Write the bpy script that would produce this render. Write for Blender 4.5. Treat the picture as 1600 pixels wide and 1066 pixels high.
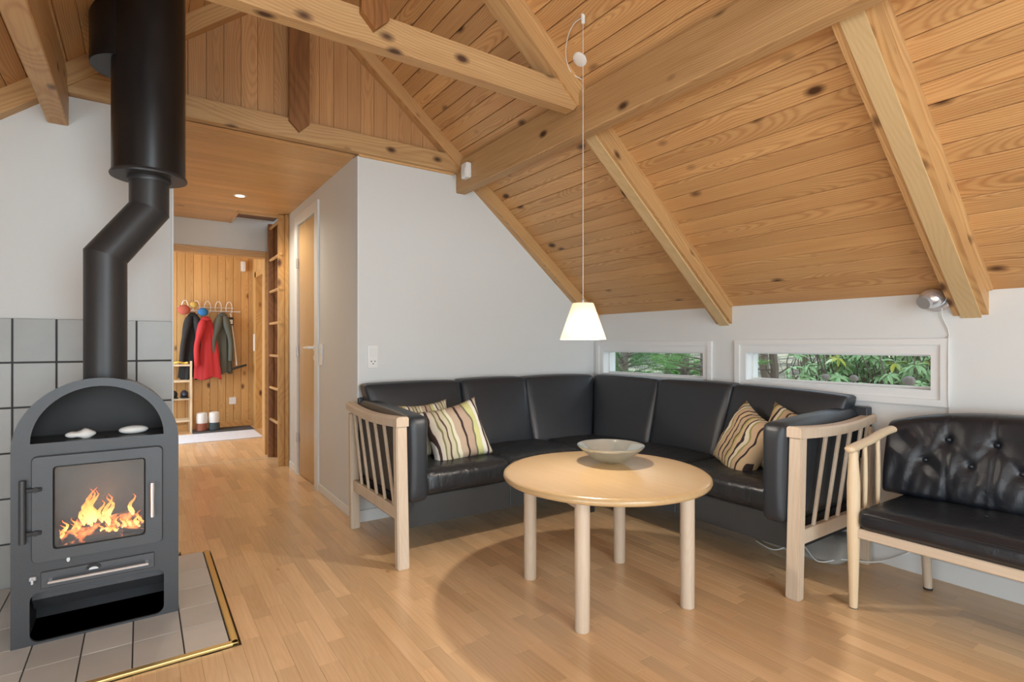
import bpy, bmesh, math, random
from mathutils import Vector, Matrix, noise
from mathutils.geometry import tessellate_polygon
random.seed(7)
PI = math.pi
sc = bpy.context.scene
col = sc.collection
for o in list(bpy.data.objects): bpy.data.objects.remove(o)

# ------------------------------------------------------------------ camera, world, lights, exposure
cam = bpy.data.objects.new('camera', bpy.data.cameras.new('camera')); col.objects.link(cam)
cam.location = (0, 0, 1.06); cam.rotation_euler = (PI/2, 0, -math.radians(34.6))
cam.data.sensor_width = 36; cam.data.lens = 840/1600*36; cam.data.shift_y = 5/1600; cam.data.clip_start = .02
sc.camera = cam
sc.view_settings.view_transform = 'Standard'; sc.view_settings.look = 'None'
sc.view_settings.gamma = 1; sc.view_settings.use_curve_mapping = False
sc.view_settings.exposure = 0.52

W = bpy.data.worlds.new('world'); sc.world = W; W.use_nodes = True
wn = W.node_tree.nodes; wl = W.node_tree.links
bg = wn['Background']; tc = wn.new('ShaderNodeTexCoord'); sep = wn.new('ShaderNodeSeparateXYZ')
cr = wn.new('ShaderNodeValToRGB'); wl.new(tc.outputs['Generated'], sep.inputs[0]); wl.new(sep.outputs['Z'], cr.inputs[0])
cr.color_ramp.elements[0].color = (.80, .84, .88, 1); cr.color_ramp.elements[0].position = 0
cr.color_ramp.elements[1].color = (.62, .74, .92, 1); cr.color_ramp.elements[1].position = .7
wl.new(cr.outputs[0], bg.inputs[0]); bg.inputs[1].default_value = 2.2

def area(name, loc, target, sx, sy, power, color=(1, 1, 1)):
    l = bpy.data.lights.new(name, 'AREA'); l.shape = 'RECTANGLE'; l.size = sx; l.size_y = sy
    l.energy = power; l.color = color
    o = bpy.data.objects.new(name, l); col.objects.link(o); o.location = loc
    d = Vector(target) - Vector(loc); o.rotation_euler = d.to_track_quat('-Z', 'Y').to_euler()
    return o
# daylight through the glazed openings behind and to the left of the camera
area('daylight_garden_window', (.50, -2.36, 1.15), (.50, 0, 1.15), 2.5, 1.9, 70, (.80, .93, 1))
area('daylight_gable_window', (.72, -2.36, 2.45), (.9, 0, 1.6), 1.3, .6, 18, (.80, .93, 1))
area('daylight_side_window', (-1.50, -.6, .70), (1, -.3, 1.3), 2.4, 1.0, 28, (.80, .93, 1))
# daylight of the entrance door in the cloakroom
area('daylight_entrance', (-.9, 6.75, 1.25), (.6, 6.9, .6), 1.1, 1.8, 25, (.82, .93, 1))

# ------------------------------------------------------------------ materials
MATS = {}
def nt(name):
    m = bpy.data.materials.new(name); m.use_nodes = True; n = m.node_tree.nodes; l = m.node_tree.links
    MATS[name] = m
    return m, n, l, n['Principled BSDF']
def rgb(h):
    if isinstance(h, str):
        c = [int(h[i:i+2], 16)/255 for i in (0, 2, 4)]
        return tuple((x/12.92 if x <= .04045 else ((x+.055)/1.055)**2.4) for x in c) + (1,)
    return tuple(h) + (1,)
def plain(name, c, rough=.5, metal=0, bump=0, bscale=60, var=0, vscale=5, spec=None, coat=0):
    m, n, l, p = nt(name)
    p.inputs['Base Color'].default_value = rgb(c); p.inputs['Roughness'].default_value = rough; p.inputs['Metallic'].default_value = metal
    if spec is not None: p.inputs['Specular IOR Level'].default_value = spec
    if coat: p.inputs['Coat Weight'].default_value = coat; p.inputs['Coat Roughness'].default_value = .15
    t = n.new('ShaderNodeTexCoord')
    if bump:
        z = n.new('ShaderNodeTexNoise'); z.inputs['Scale'].default_value = bscale; z.inputs['Detail'].default_value = 3
        b = n.new('ShaderNodeBump'); b.inputs['Strength'].default_value = bump; b.inputs['Distance'].default_value = .004
        l.new(t.outputs['Object'], z.inputs['Vector']); l.new(z.outputs[0], b.inputs['Height']); l.new(b.outputs[0], p.inputs['Normal'])
    if var:
        z = n.new('ShaderNodeTexNoise'); z.inputs['Scale'].default_value = vscale; z.inputs['Detail'].default_value = 4
        oi = n.new('ShaderNodeObjectInfo'); ad = n.new('ShaderNodeMath'); ad.operation = 'ADD'
        mr = n.new('ShaderNodeMapRange'); mr.inputs['From Min'].default_value = .5; mr.inputs['From Max'].default_value = 1.5
        mr.inputs['To Min'].default_value = 1-var; mr.inputs['To Max'].default_value = 1+var
        mx = n.new('ShaderNodeMix'); mx.data_type = 'RGBA'; mx.blend_type = 'MULTIPLY'; mx.inputs[0].default_value = 1
        mx.inputs[6].default_value = rgb(c)
        l.new(t.outputs['Object'], z.inputs['Vector']); l.new(z.outputs[0], ad.inputs[0]); l.new(oi.outputs['Random'], ad.inputs[1])
        l.new(ad.outputs[0], mr.inputs['Value']); l.new(mr.outputs[0], mx.inputs[7]); l.new(mx.outputs[2], p.inputs['Base Color'])
    return m

def wood(name, c1, c2, knot=None, rough=.45, along='X', freq=26, ringmix=.5, dens=2.2, rv=.22, coat=0, knot_r=.07, grain=1.0):
    """timber: long grain on local axis `along`; per-object (or per-face 'rnd') offset and tone"""
    m, n, l, p = nt(name)
    t = n.new('ShaderNodeTexCoord'); oi = n.new('ShaderNodeObjectInfo')
    at = n.new('ShaderNodeAttribute'); at.attribute_name = 'rnd'
    r = n.new('ShaderNodeMath'); r.operation = 'ADD'; l.new(oi.outputs['Random'], r.inputs[0]); l.new(at.outputs['Fac'], r.inputs[1])
    fr = n.new('ShaderNodeMath'); fr.operation = 'FRACT'; l.new(r.outputs[0], fr.inputs[0])
    mu = n.new('ShaderNodeMath'); mu.operation = 'MULTIPLY'; mu.inputs[1].default_value = 37.7; l.new(fr.outputs[0], mu.inputs[0])
    cmb = n.new('ShaderNodeCombineXYZ'); [l.new(mu.outputs[0], cmb.inputs[i]) for i in range(3)]
    ad = n.new('ShaderNodeVectorMath'); ad.operation = 'ADD'; l.new(t.outputs['Object'], ad.inputs[0]); l.new(cmb.outputs[0], ad.inputs[1])
    mp = n.new('ShaderNodeMapping'); s = {'X': (.13, 1, 1), 'Y': (1, .13, 1), 'Z': (1, 1, .13)}[along]; mp.inputs['Scale'].default_value = s
    l.new(ad.outputs[0], mp.inputs['Vector'])
    # growth rings: distance from a pith line that wanders along the timber
    ax_ = {'X': 0, 'Y': 1, 'Z': 2}[along]; sp = n.new('ShaderNodeSeparateXYZ'); l.new(t.outputs['Object'], sp.inputs[0])
    bs, cs_ = [q for q in (0, 1, 2) if q != ax_]
    def mth(op, a, b=None, c=None):
        k = n.new('ShaderNodeMath'); k.operation = op
        for i, v in enumerate((a, b, c)):
            if v is None: continue
            if isinstance(v, (int, float)): k.inputs[i].default_value = v
            else: l.new(v, k.inputs[i])
        return k.outputs[0]
    wv = n.new('ShaderNodeCombineXYZ'); l.new(mth('MULTIPLY_ADD', sp.outputs[ax_], 1.1, mu.outputs[0]), wv.inputs[0]); l.new(mu.outputs[0], wv.inputs[1])
    wn_ = n.new('ShaderNodeTexNoise'); wn_.inputs['Scale'].default_value = 1.0; wn_.inputs['Detail'].default_value = 2; l.new(wv.outputs[0], wn_.inputs['Vector'])
    ws = n.new('ShaderNodeSeparateColor'); l.new(wn_.outputs['Color'], ws.inputs[0])
    jit = n.new('ShaderNodeTexNoise'); jit.inputs['Scale'].default_value = 14; jit.inputs['Detail'].default_value = 1; l.new(mp.outputs[0], jit.inputs['Vector'])
    f3 = mth('FRACT', mth('MULTIPLY', fr.outputs[0], 13.7))
    yb = mth('ADD', sp.outputs[bs], mth('MULTIPLY_ADD', f3, .14, -.11)); yb = mth('ADD', yb, mth('MULTIPLY', ws.outputs[0], .05))
    yc = mth('ADD', sp.outputs[cs_], mth('MULTIPLY_ADD', ws.outputs[1], .26, -.10))
    rd = mth('SQRT', mth('ADD', mth('MULTIPLY', yb, yb), mth('MULTIPLY', yc, yc)))
    rd = mth('MULTIPLY_ADD', jit.outputs[0], .010, rd)
    sn = n.new('ShaderNodeMath'); sn.operation = 'SINE'; l.new(mth('MULTIPLY', rd, freq*26), sn.inputs[0])
    sm = n.new('ShaderNodeMapRange'); sm.inputs['From Min'].default_value = -1; l.new(sn.outputs[0], sm.inputs['Value'])
    pw = n.new('ShaderNodeMath'); pw.operation = 'POWER'; pw.inputs[1].default_value = 1.8; l.new(sm.outputs[0], pw.inputs[0])
    # fine fibre
    mp2 = n.new('ShaderNodeMapping'); s2 = {'X': (.03, 1, 1), 'Y': (1, .03, 1), 'Z': (1, 1, .03)}[along]; mp2.inputs['Scale'].default_value = s2
    l.new(ad.outputs[0], mp2.inputs['Vector'])
    fn = n.new('ShaderNodeTexNoise'); fn.inputs['Scale'].default_value = 140; fn.inputs['Detail'].default_value = 3; l.new(mp2.outputs[0], fn.inputs['Vector'])
    bn = n.new('ShaderNodeTexNoise'); bn.inputs['Scale'].default_value = 9; bn.inputs['Detail'].default_value = 2; l.new(mp.outputs[0], bn.inputs['Vector'])
    m1 = n.new('ShaderNodeMath'); m1.operation = 'MULTIPLY'; m1.inputs[1].default_value = ringmix; l.new(pw.outputs[0], m1.inputs[0])
    m2 = n.new('ShaderNodeMath'); m2.operation = 'MULTIPLY_ADD'; m2.inputs[1].default_value = .55*grain; l.new(fn.outputs[0], m2.inputs[0]); l.new(m1.outputs[0], m2.inputs[2])
    m3 = n.new('ShaderNodeMath'); m3.operation = 'MULTIPLY_ADD'; m3.inputs[1].default_value = .55*grain; l.new(bn.outputs[0], m3.inputs[0]); l.new(m2.outputs[0], m3.inputs[2])
    rp = n.new('ShaderNodeMapRange'); rp.inputs['From Min'].default_value = .3*grain; rp.inputs['From Max'].default_value = .75*grain+ringmix; l.new(m3.outputs[0], rp.inputs['Value'])
    mx = n.new('ShaderNodeMix'); mx.data_type = 'RGBA'; mx.inputs[6].default_value = rgb(c1); mx.inputs[7].default_value = rgb(c2)
    l.new(rp.outputs[0], mx.inputs[0])
    out = mx.outputs[2]
    if knot is not None:
        mk = n.new('ShaderNodeMapping'); s3 = {'X': (.55, 1, 1), 'Y': (1, .55, 1), 'Z': (1, 1, .55)}[along] if name in ('timber_beam', 'timber_rafter') else {'X': (.55, 1, .05), 'Y': (1, .55, .05), 'Z': (1, .05, .55)}[along]; mk.inputs['Scale'].default_value = tuple(dens*2.6*q for q in s3)
        l.new(ad.outputs[0], mk.inputs['Vector'])
        vo = n.new('ShaderNodeTexVoronoi'); vo.inputs['Scale'].default_value = 1; l.new(mk.outputs[0], vo.inputs['Vector'])
        rr = n.new('ShaderNodeMapRange'); rr.inputs['From Min'].default_value = knot_r*.5; rr.inputs['From Max'].default_value = knot_r*1.35
        rr.inputs['To Min'].default_value = 1; rr.inputs['To Max'].default_value = 0; l.new(vo.outputs['Distance'], rr.inputs['Value'])
        mxk = n.new('ShaderNodeMix'); mxk.data_type = 'RGBA'; mxk.inputs[7].default_value = rgb(knot)
        l.new(rr.outputs[0], mxk.inputs[0]); l.new(out, mxk.inputs[6]); out = mxk.outputs[2]
    # tone per piece
    tn = n.new('ShaderNodeMapRange'); tn.inputs['To Min'].default_value = 1-rv; tn.inputs['To Max'].default_value = 1+rv*.6
    m7 = n.new('ShaderNodeMath'); m7.operation = 'MULTIPLY'; m7.inputs[1].default_value = 7.31; l.new(fr.outputs[0], m7.inputs[0])
    f7 = n.new('ShaderNodeMath'); f7.operation = 'FRACT'; l.new(m7.outputs[0], f7.inputs[0]); l.new(f7.outputs[0], tn.inputs['Value'])
    ml = n.new('ShaderNodeMix'); ml.data_type = 'RGBA'; ml.blend_type = 'MULTIPLY'; ml.inputs[0].default_value = 1
    l.new(out, ml.inputs[6]); l.new(tn.outputs[0], ml.inputs[7]); l.new(ml.outputs[2], p.inputs['Base Color'])
    p.inputs['Roughness'].default_value = rough
    if coat: p.inputs['Coat Weight'].default_value = coat; p.inputs['Coat Roughness'].default_value = .18
    b = n.new('ShaderNodeBump'); b.inputs['Strength'].default_value = .12; b.inputs['Distance'].default_value = .002
    l.new(m3.outputs[0], b.inputs['Height']); l.new(b.outputs[0], p.inputs['Normal'])
    return m

PINE = dict(c1='d29c5c', c2='9c6030', knot='4a2a14')
M_ceil = wood('pine_ceiling', 'e0b279', 'b68150', '4a2a14', rough=.40, dens=2.2, rv=.13, freq=28, ringmix=.36, knot_r=.115)
M_gable = wood('pine_gable', 'cf9f6c', 'aa784a', '6a4022', rough=.5, along='Z', dens=2.0, rv=.14, ringmix=.25)
M_hallb = wood('pine_hall_board', 'd9ae70', 'bd8a50', '5a3214', rough=.5, along='X', dens=2.2, rv=.16, ringmix=.25, knot_r=.12)
M_hall = wood('pine_hall', 'd9ae70', 'bd8a50', '5a3214', rough=.5, along='Z', dens=2.4, rv=.16, ringmix=.25, knot_r=.13)
M_beam = wood('timber_beam', 'cda877', 'a57a4c', '4a2e1c', rough=.55, dens=3.2, rv=.08, ringmix=.22, knot_r=.15)
M_rafter = wood('timber_rafter', 'd4ab75', 'b08050', '5c3a20', rough=.5, dens=3.0, rv=.06, ringmix=.3, knot_r=.13)
M_batten = wood('pale_batten', 'd9bd90', 'c8a878', None, rough=.5, rv=.04, ringmix=.15)
M_dark = wood('dark_post', 'a06c3c', '6f4522', '402410', rough=.5, along='Z', rv=.05, ringmix=.15)
M_hceil = wood('pine_hall_ceiling', 'e4b880', 'c8965e', '4f2c14', rough=.4, dens=1.6, rv=.10, ringmix=.2)
M_floor = wood('beech_parquet', 'eecb9f', 'd6ac7c', 'a87848', rough=.30, rv=.15, ringmix=.08, along='Y', coat=.35, freq=16, dens=1.3, knot_r=.04)
M_beech = wood('beech_veneer', 'caac80', 'be9d70', None, rough=.28, rv=.02, ringmix=.06, along='Y', coat=.4, freq=6)
M_pale = wood('soaped_beech', 'd4c4b0', 'c2ac94', None, rough=.5, along='Z', rv=.04, ringmix=.1)
M_paleX = wood('soaped_beech_x', 'd4c4b0', 'c2ac94', None, rough=.5, along='X', rv=.04, ringmix=.1)
M_paleY = wood('soaped_beech_y', 'd4c4b0', 'c2ac94', None, rough=.5, along='Y', rv=.04, ringmix=.1)
M_light = wood('light_beech', 'e0ccae', 'd2ba96', None, rough=.45, along='Z', rv=.03, ringmix=.1)
M_doorleaf = wood('door_veneer', 'c8a67a', 'b8935f', None, rough=.35, along='Z', rv=.02, ringmix=.12, freq=8)
M_wall = plain('wall_paint', (.70, .71, .705), .8, bump=.18, bscale=170)
M_white = plain('white_paint', (.77, .78, .78), .4)
M_warmwhite = plain('warm_white_paint', (.70, .69, .67), .55, bump=.12, bscale=150)
M_plastic = plain('white_plastic', (.80, .80, .79), .3)
M_tile = plain('grey_tile', (.42, .425, .415), .32, var=.16, vscale=7, bump=.06, bscale=30)
M_htile = plain('hearth_tile', (.54, .525, .50), .35, var=.10, vscale=7, bump=.05, bscale=30)
M_grout = plain('dark_grout', (.075, .075, .078), .9)
M_under = plain('subfloor', (.16, .10, .05), .8)
M_brass = plain('brass_trim', (.60, .43, .17), .35, metal=.75)
M_iron = plain('stove_iron', (.072, .076, .083), .40, metal=.35, bump=.10, bscale=260, var=.12, vscale=4)
M_irond = plain('stove_inner', (.022, .022, .024), .6, var=.2)
M_flue = plain('flue_black', (.040, .040, .042), .42, metal=.3)
M_flued = plain('flue_gloss_black', (.012, .012, .013), .30, metal=.2)
M_chrome = plain('chrome', (.80, .84, .90), .22, metal=.75)
M_steel = plain('brushed_steel', (.62, .64, .67), .35, metal=.6)
M_stone = plain('white_stone', (.80, .80, .78), .7, bump=.2, bscale=40)
M_black = plain('black_rubber', (.02, .02, .02), .6)
M_glassbowl = plain('smoked_bowl', (.62, .65, .63), .10, metal=.7)
_n = M_glassbowl.node_tree.nodes; _l = M_glassbowl.node_tree.links; _t = _n.new('ShaderNodeBsdfTransparent'); _t.inputs[0].default_value = (.86, .88, .84, 1)
_m = _n.new('ShaderNodeMixShader'); _m.inputs[0].default_value = .62; _l.new(_t.outputs[0], _m.inputs[1]); _l.new(_n['Principled BSDF'].outputs[0], _m.inputs[2]); _l.new(_m.outputs[0], _n['Material Output'].inputs[0])
M_red = plain('red_fabric', (.50, .03, .035), .8, bump=.3, bscale=90)
M_blackfab = plain('black_fabric', (.022, .022, .024), .85, bump=.3, bscale=90)
M_olive = plain('olive_fabric', (.10, .105, .085), .85, bump=.3, bscale=90)
M_blue = plain('blue_wool', (.03, .17, .42), .9, bump=.5, bscale=200)
M_redw = plain('coral_wool', (.45, .11, .07), .9, bump=.5, bscale=200)
M_yel = plain('ochre_wool', (.55, .36, .09), .9, bump=.5, bscale=200)
M_rug = plain('pale_rug', (.70, .74, .82), .95, bump=.7, bscale=220, var=.12, vscale=26)
M_mat = plain('dark_mat', (.07, .07, .075), .95, bump=.5, bscale=200)
M_navy = plain('navy_leather', (.018, .024, .04), .5)
M_cork = plain('felt_white', (.75, .73, .70), .9)
M_rust = plain('rust_felt', (.30, .10, .06), .9)
M_slate = plain('slate_felt', (.06, .08, .09), .9)
M_bark = plain('bark', (.16, .125, .095), .95, bump=.8, bscale=25, var=.3, vscale=9)
M_moss = plain('mossy_bark', (.12, .15, .11), .95, bump=.8, bscale=25, var=.4, vscale=9)
M_needle = plain('pine_needles', (.17, .38, .09), .6)
M_needle2 = plain('dark_pine_needles', (.09, .24, .06), .6)
M_petal = plain('dry_petals', (.30, .25, .22), .9, bump=.8, bscale=120)
M_cable = plain('white_cable', (.72, .72, .70), .4)
M_greyc = plain('grey_cloth', (.36, .34, .31), .9, bump=.4, bscale=60)

def leather(name, base, rough, wr=.35, wscale=9, stretch=(1, 1, 1)):
    m, n, l, p = nt(name)
    p.inputs['Base Color'].default_value = base + (1,); p.inputs['Roughness'].default_value = rough
    p.inputs['Specular IOR Level'].default_value = .55
    t = n.new('ShaderNodeTexCoord'); mp = n.new('ShaderNodeMapping'); mp.inputs['Scale'].default_value = stretch
    l.new(t.outputs['Object'], mp.inputs[0])
    a = n.new('ShaderNodeTexNoise'); a.inputs['Scale'].default_value = wscale; a.inputs['Detail'].default_value = 4; a.inputs['Distortion'].default_value = .6
    v = n.new('ShaderNodeTexVoronoi'); v.inputs['Scale'].default_value = 420
    l.new(mp.outputs[0], a.inputs['Vector']); l.new(t.outputs['Object'], v.inputs['Vector'])
    b1 = n.new('ShaderNodeBump'); b1.inputs['Strength'].default_value = wr; b1.inputs['Distance'].default_value = .012; l.new(a.outputs[0], b1.inputs['Height'])
    b2 = n.new('ShaderNodeBump'); b2.inputs['Strength'].default_value = .25; b2.inputs['Distance'].default_value = .0006
    l.new(v.outputs['Distance'], b2.inputs['Height']); l.new(b1.outputs[0], b2.inputs['Normal']); l.new(b2.outputs[0], p.inputs['Normal'])
    return m
M_leather = leather('black_leather', (.022, .027, .034), .42, .22, 6)
M_leather_seat = leather('creased_black_leather', (.016, .019, .023), .36, .75, 16, (1, 1, .45))
M_leather_gloss = leather('glossy_black_leather', (.010, .013, .019), .36, .55, 9)
M_skirt = leather('grey_black_leather', (.035, .039, .042), .45, .15, 4)

def glass(name, tint=(1, 1, 1), refl=.07):
    m, n, l, p = nt(name); n.remove(p)
    tr = n.new('ShaderNodeBsdfTransparent'); tr.inputs[0].default_value = tint + (1,)
    gl = n.new('ShaderNodeBsdfGlossy'); gl.inputs['Roughness'].default_value = .03
    mx = n.new('ShaderNodeMixShader'); mx.inputs[0].default_value = refl
    l.new(tr.outputs[0], mx.inputs[1]); l.new(gl.outputs[0], mx.inputs[2]); l.new(mx.outputs[0], n['Material Output'].inputs[0])
    return m
M_pane = glass('window_glass', (.97, .99, .98), .05)
M_stoveglass = glass('stove_glass', (.80, .80, .80), .05)

def stripes(name, seq, width, bend=.05, dirv=(1, 0, 0)):
    m, n, l, p = nt(name); p.inputs['Roughness'].default_value = .8
    t = n.new('ShaderNodeTexCoord'); nz = n.new('ShaderNodeTexNoise'); nz.inputs['Scale'].default_value = 7; nz.inputs['Detail'].default_value = 1
    l.new(t.outputs['Object'], nz.inputs['Vector'])
    dp = n.new('ShaderNodeVectorMath'); dp.operation = 'DOT_PRODUCT'; dp.inputs[1].default_value = dirv; l.new(t.outputs['Object'], dp.inputs[0])
    ma = n.new('ShaderNodeMath'); ma.operation = 'MULTIPLY_ADD'; ma.inputs[1].default_value = bend; l.new(nz.outputs[0], ma.inputs[0]); l.new(dp.outputs['Value'], ma.inputs[2])
    dv = n.new('ShaderNodeMath'); dv.operation = 'DIVIDE'; dv.inputs[1].default_value = width; l.new(ma.outputs[0], dv.inputs[0])
    fr = n.new('ShaderNodeMath'); fr.operation = 'FRACT'; l.new(dv.outputs[0], fr.inputs[0])
    cr = n.new('ShaderNodeValToRGB'); cr.color_ramp.interpolation = 'CONSTANT'; l.new(fr.outputs[0], cr.inputs[0])
    e = cr.color_ramp.elements; tot = sum(w for w, c in seq); pos = 0
    while len(e) > 1: e.remove(e[-1])
    for i, (w, c) in enumerate(seq):
        k = e[0] if i == 0 else e.new(min(pos, .999)); k.color = rgb(c); pos += w/tot
    e[0].position = 0
    l.new(cr.outputs[0], p.inputs['Base Color'])
    n2 = n.new('ShaderNodeTexNoise'); n2.inputs['Scale'].default_value = 220
    b = n.new('ShaderNodeBump'); b.inputs['Strength'].default_value = .3; b.inputs['Distance'].default_value = .002
    l.new(t.outputs['Object'], n2.inputs['Vector']); l.new(n2.outputs[0], b.inputs['Height']); l.new(b.outputs[0], p.inputs['Normal'])
    return m
SEQ = [(9, 'b9a48e'), (3, '33231f'), (9, 'b49c88'), (2, '6d6b55'), (7, 'c9c98c'), (5, 'e6e4da'), (3, '43302c'), (5, 'cfc4b4'),
       (2, '77764f'), (4, 'bfb59a'), (2, '55433a'), (5, 'c7bfa4'), (2, '8b8b62'), (4, 'd8d4bd')]
SEQ2 = [(6, 'bfa684'), (2.5, '2b1f1b'), (6, 'b29a80'), (2, '3a2b24'), (3, 'a09a58'), (5, 'c2a988'), (3, '2f211c'), (4, 'cfc6b2'), (2, '8d8850'), (6, 'bca184'), (2.5, '2a1e1a')]
M_str1 = stripes('striped_fabric_light', SEQ, .30, .06)
M_str2 = stripes('striped_fabric_warm', SEQ2, .17, .09)
M_str3 = stripes('striped_fabric_bands', SEQ, .17, .05)

def leafmat(name, c1, c2):
    m, n, l, p = nt(name); oi = n.new('ShaderNodeObjectInfo'); cr = n.new('ShaderNodeValToRGB')
    e = cr.color_ramp.elements; e[0].color = rgb(c1); e[1].color = rgb(c2); k = e.new(.85); k.color = rgb('b9b43c')
    e[1].position = .8; k.position = .93
    l.new(oi.outputs['Random'], cr.inputs[0]); l.new(cr.outputs[0], p.inputs['Base Color']); p.inputs['Roughness'].default_value = .3
    return m
M_leaf2 = plain('rhododendron_foliage', (.30, .46, .20), .35)
M_leaf = leafmat('rhododendron_leaf', '82aa62', 'd2e0b4')

def emis(name, c, s):
    m, n, l, p = nt(name); p.inputs['Base Color'].default_value = rgb(c)
    p.inputs['Emission Color'].default_value = rgb(c); p.inputs['Emission Strength'].default_value = s
    return m
M_lampglow = emis('frosted_lamp', (1, .80, .55), 14)

def ground_mat():
    m, n, l, p = nt('forest_floor'); t = n.new('ShaderNodeTexCoord')
    a = n.new('ShaderNodeTexNoise'); a.inputs['Scale'].default_value = .9; a.inputs['Detail'].default_value = 8; l.new(t.outputs['Object'], a.inputs['Vector'])
    cr = n.new('ShaderNodeValToRGB'); e = cr.color_ramp.elements; e[0].color = rgb('353322'); e[0].position = .35; e[1].color = rgb('a0977a'); e[1].position = .62
    k = e.new(.48); k.color = rgb('66614a'); l.new(a.outputs[0], cr.inputs[0]); l.new(cr.outputs[0], p.inputs['Base Color']); p.inputs['Roughness'].default_value = 1
    return m
M_ground = ground_mat()

def flame_mat():
    m, n, l, p = nt('flame'); n.remove(p); t = n.new('ShaderNodeTexCoord'); s = n.new('ShaderNodeSeparateXYZ'); l.new(t.outputs['Generated'], s.inputs[0])
    cr = n.new('ShaderNodeValToRGB'); e = cr.color_ramp.elements; e[0].color = (1, .62, .22, 1); e[1].color = (1, .10, .01, 1); k = e.new(.55); k.color = (1, .36, .06, 1)
    l.new(s.outputs[2], cr.inputs[0]); em = n.new('ShaderNodeEmission'); em.inputs[1].default_value = 2.6; l.new(cr.outputs[0], em.inputs[0])
    tr = n.new('ShaderNodeBsdfTransparent'); nz = n.new('ShaderNodeTexNoise'); nz.inputs['Scale'].default_value = 45; l.new(t.outputs['Object'], nz.inputs['Vector'])
    mr = n.new('ShaderNodeMapRange'); mr.inputs['From Min'].default_value = .35; mr.inputs['From Max'].default_value = .65; mr.inputs['To Min'].default_value = .25; mr.inputs['To Max'].default_value = .85
    l.new(nz.outputs[0], mr.inputs['Value']); mx = n.new('ShaderNodeMixShader'); l.new(mr.outputs[0], mx.inputs[0]); l.new(tr.outputs[0], mx.inputs[1]); l.new(em.outputs[0], mx.inputs[2])
    l.new(mx.outputs[0], n['Material Output'].inputs[0]); return m
M_flame = flame_mat()
def ember_mat():
    m, n, l, p = nt('burning_log'); t = n.new('ShaderNodeTexCoord'); nz = n.new('ShaderNodeTexNoise'); nz.inputs['Scale'].default_value = 26; nz.inputs['Detail'].default_value = 4
    l.new(t.outputs['Object'], nz.inputs['Vector']); cr = n.new('ShaderNodeValToRGB'); e = cr.color_ramp.elements
    e[0].color = (0, 0, 0, 1); e[0].position = .50; e[1].color = (1, .22, .05, 1); e[1].position = .66
    l.new(nz.outputs[0], cr.inputs[0]); l.new(cr.outputs[0], p.inputs['Emission Color']); p.inputs['Emission Strength'].default_value = 2.4
    p.inputs['Base Color'].default_value = (.05, .03, .025, 1); p.inputs['Roughness'].default_value = .9; return m
M_ember = ember_mat()
def shade_mat():
    m, n, l, p = nt('lamp_shade_paper'); n.remove(p)
    tl = n.new('ShaderNodeBsdfTranslucent'); tl.inputs[0].default_value = (.90, .82, .70, 1)
    df = n.new('ShaderNodeBsdfDiffuse'); df.inputs[0].default_value = (.85, .82, .76, 1)
    mx = n.new('ShaderNodeMixShader'); mx.inputs[0].default_value = .4; l.new(tl.outputs[0], mx.inputs[1]); l.new(df.outputs[0], mx.inputs[2])
    em = n.new('ShaderNodeEmission'); em.inputs[0].default_value = (1, .86, .68, 1); em.inputs[1].default_value = .10
    ad = n.new('ShaderNodeAddShader'); l.new(mx.outputs[0], ad.inputs[0]); l.new(em.outputs[0], ad.inputs[1]); l.new(ad.outputs[0], n['Material Output'].inputs[0])
    return m
M_shade = shade_mat()

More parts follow.
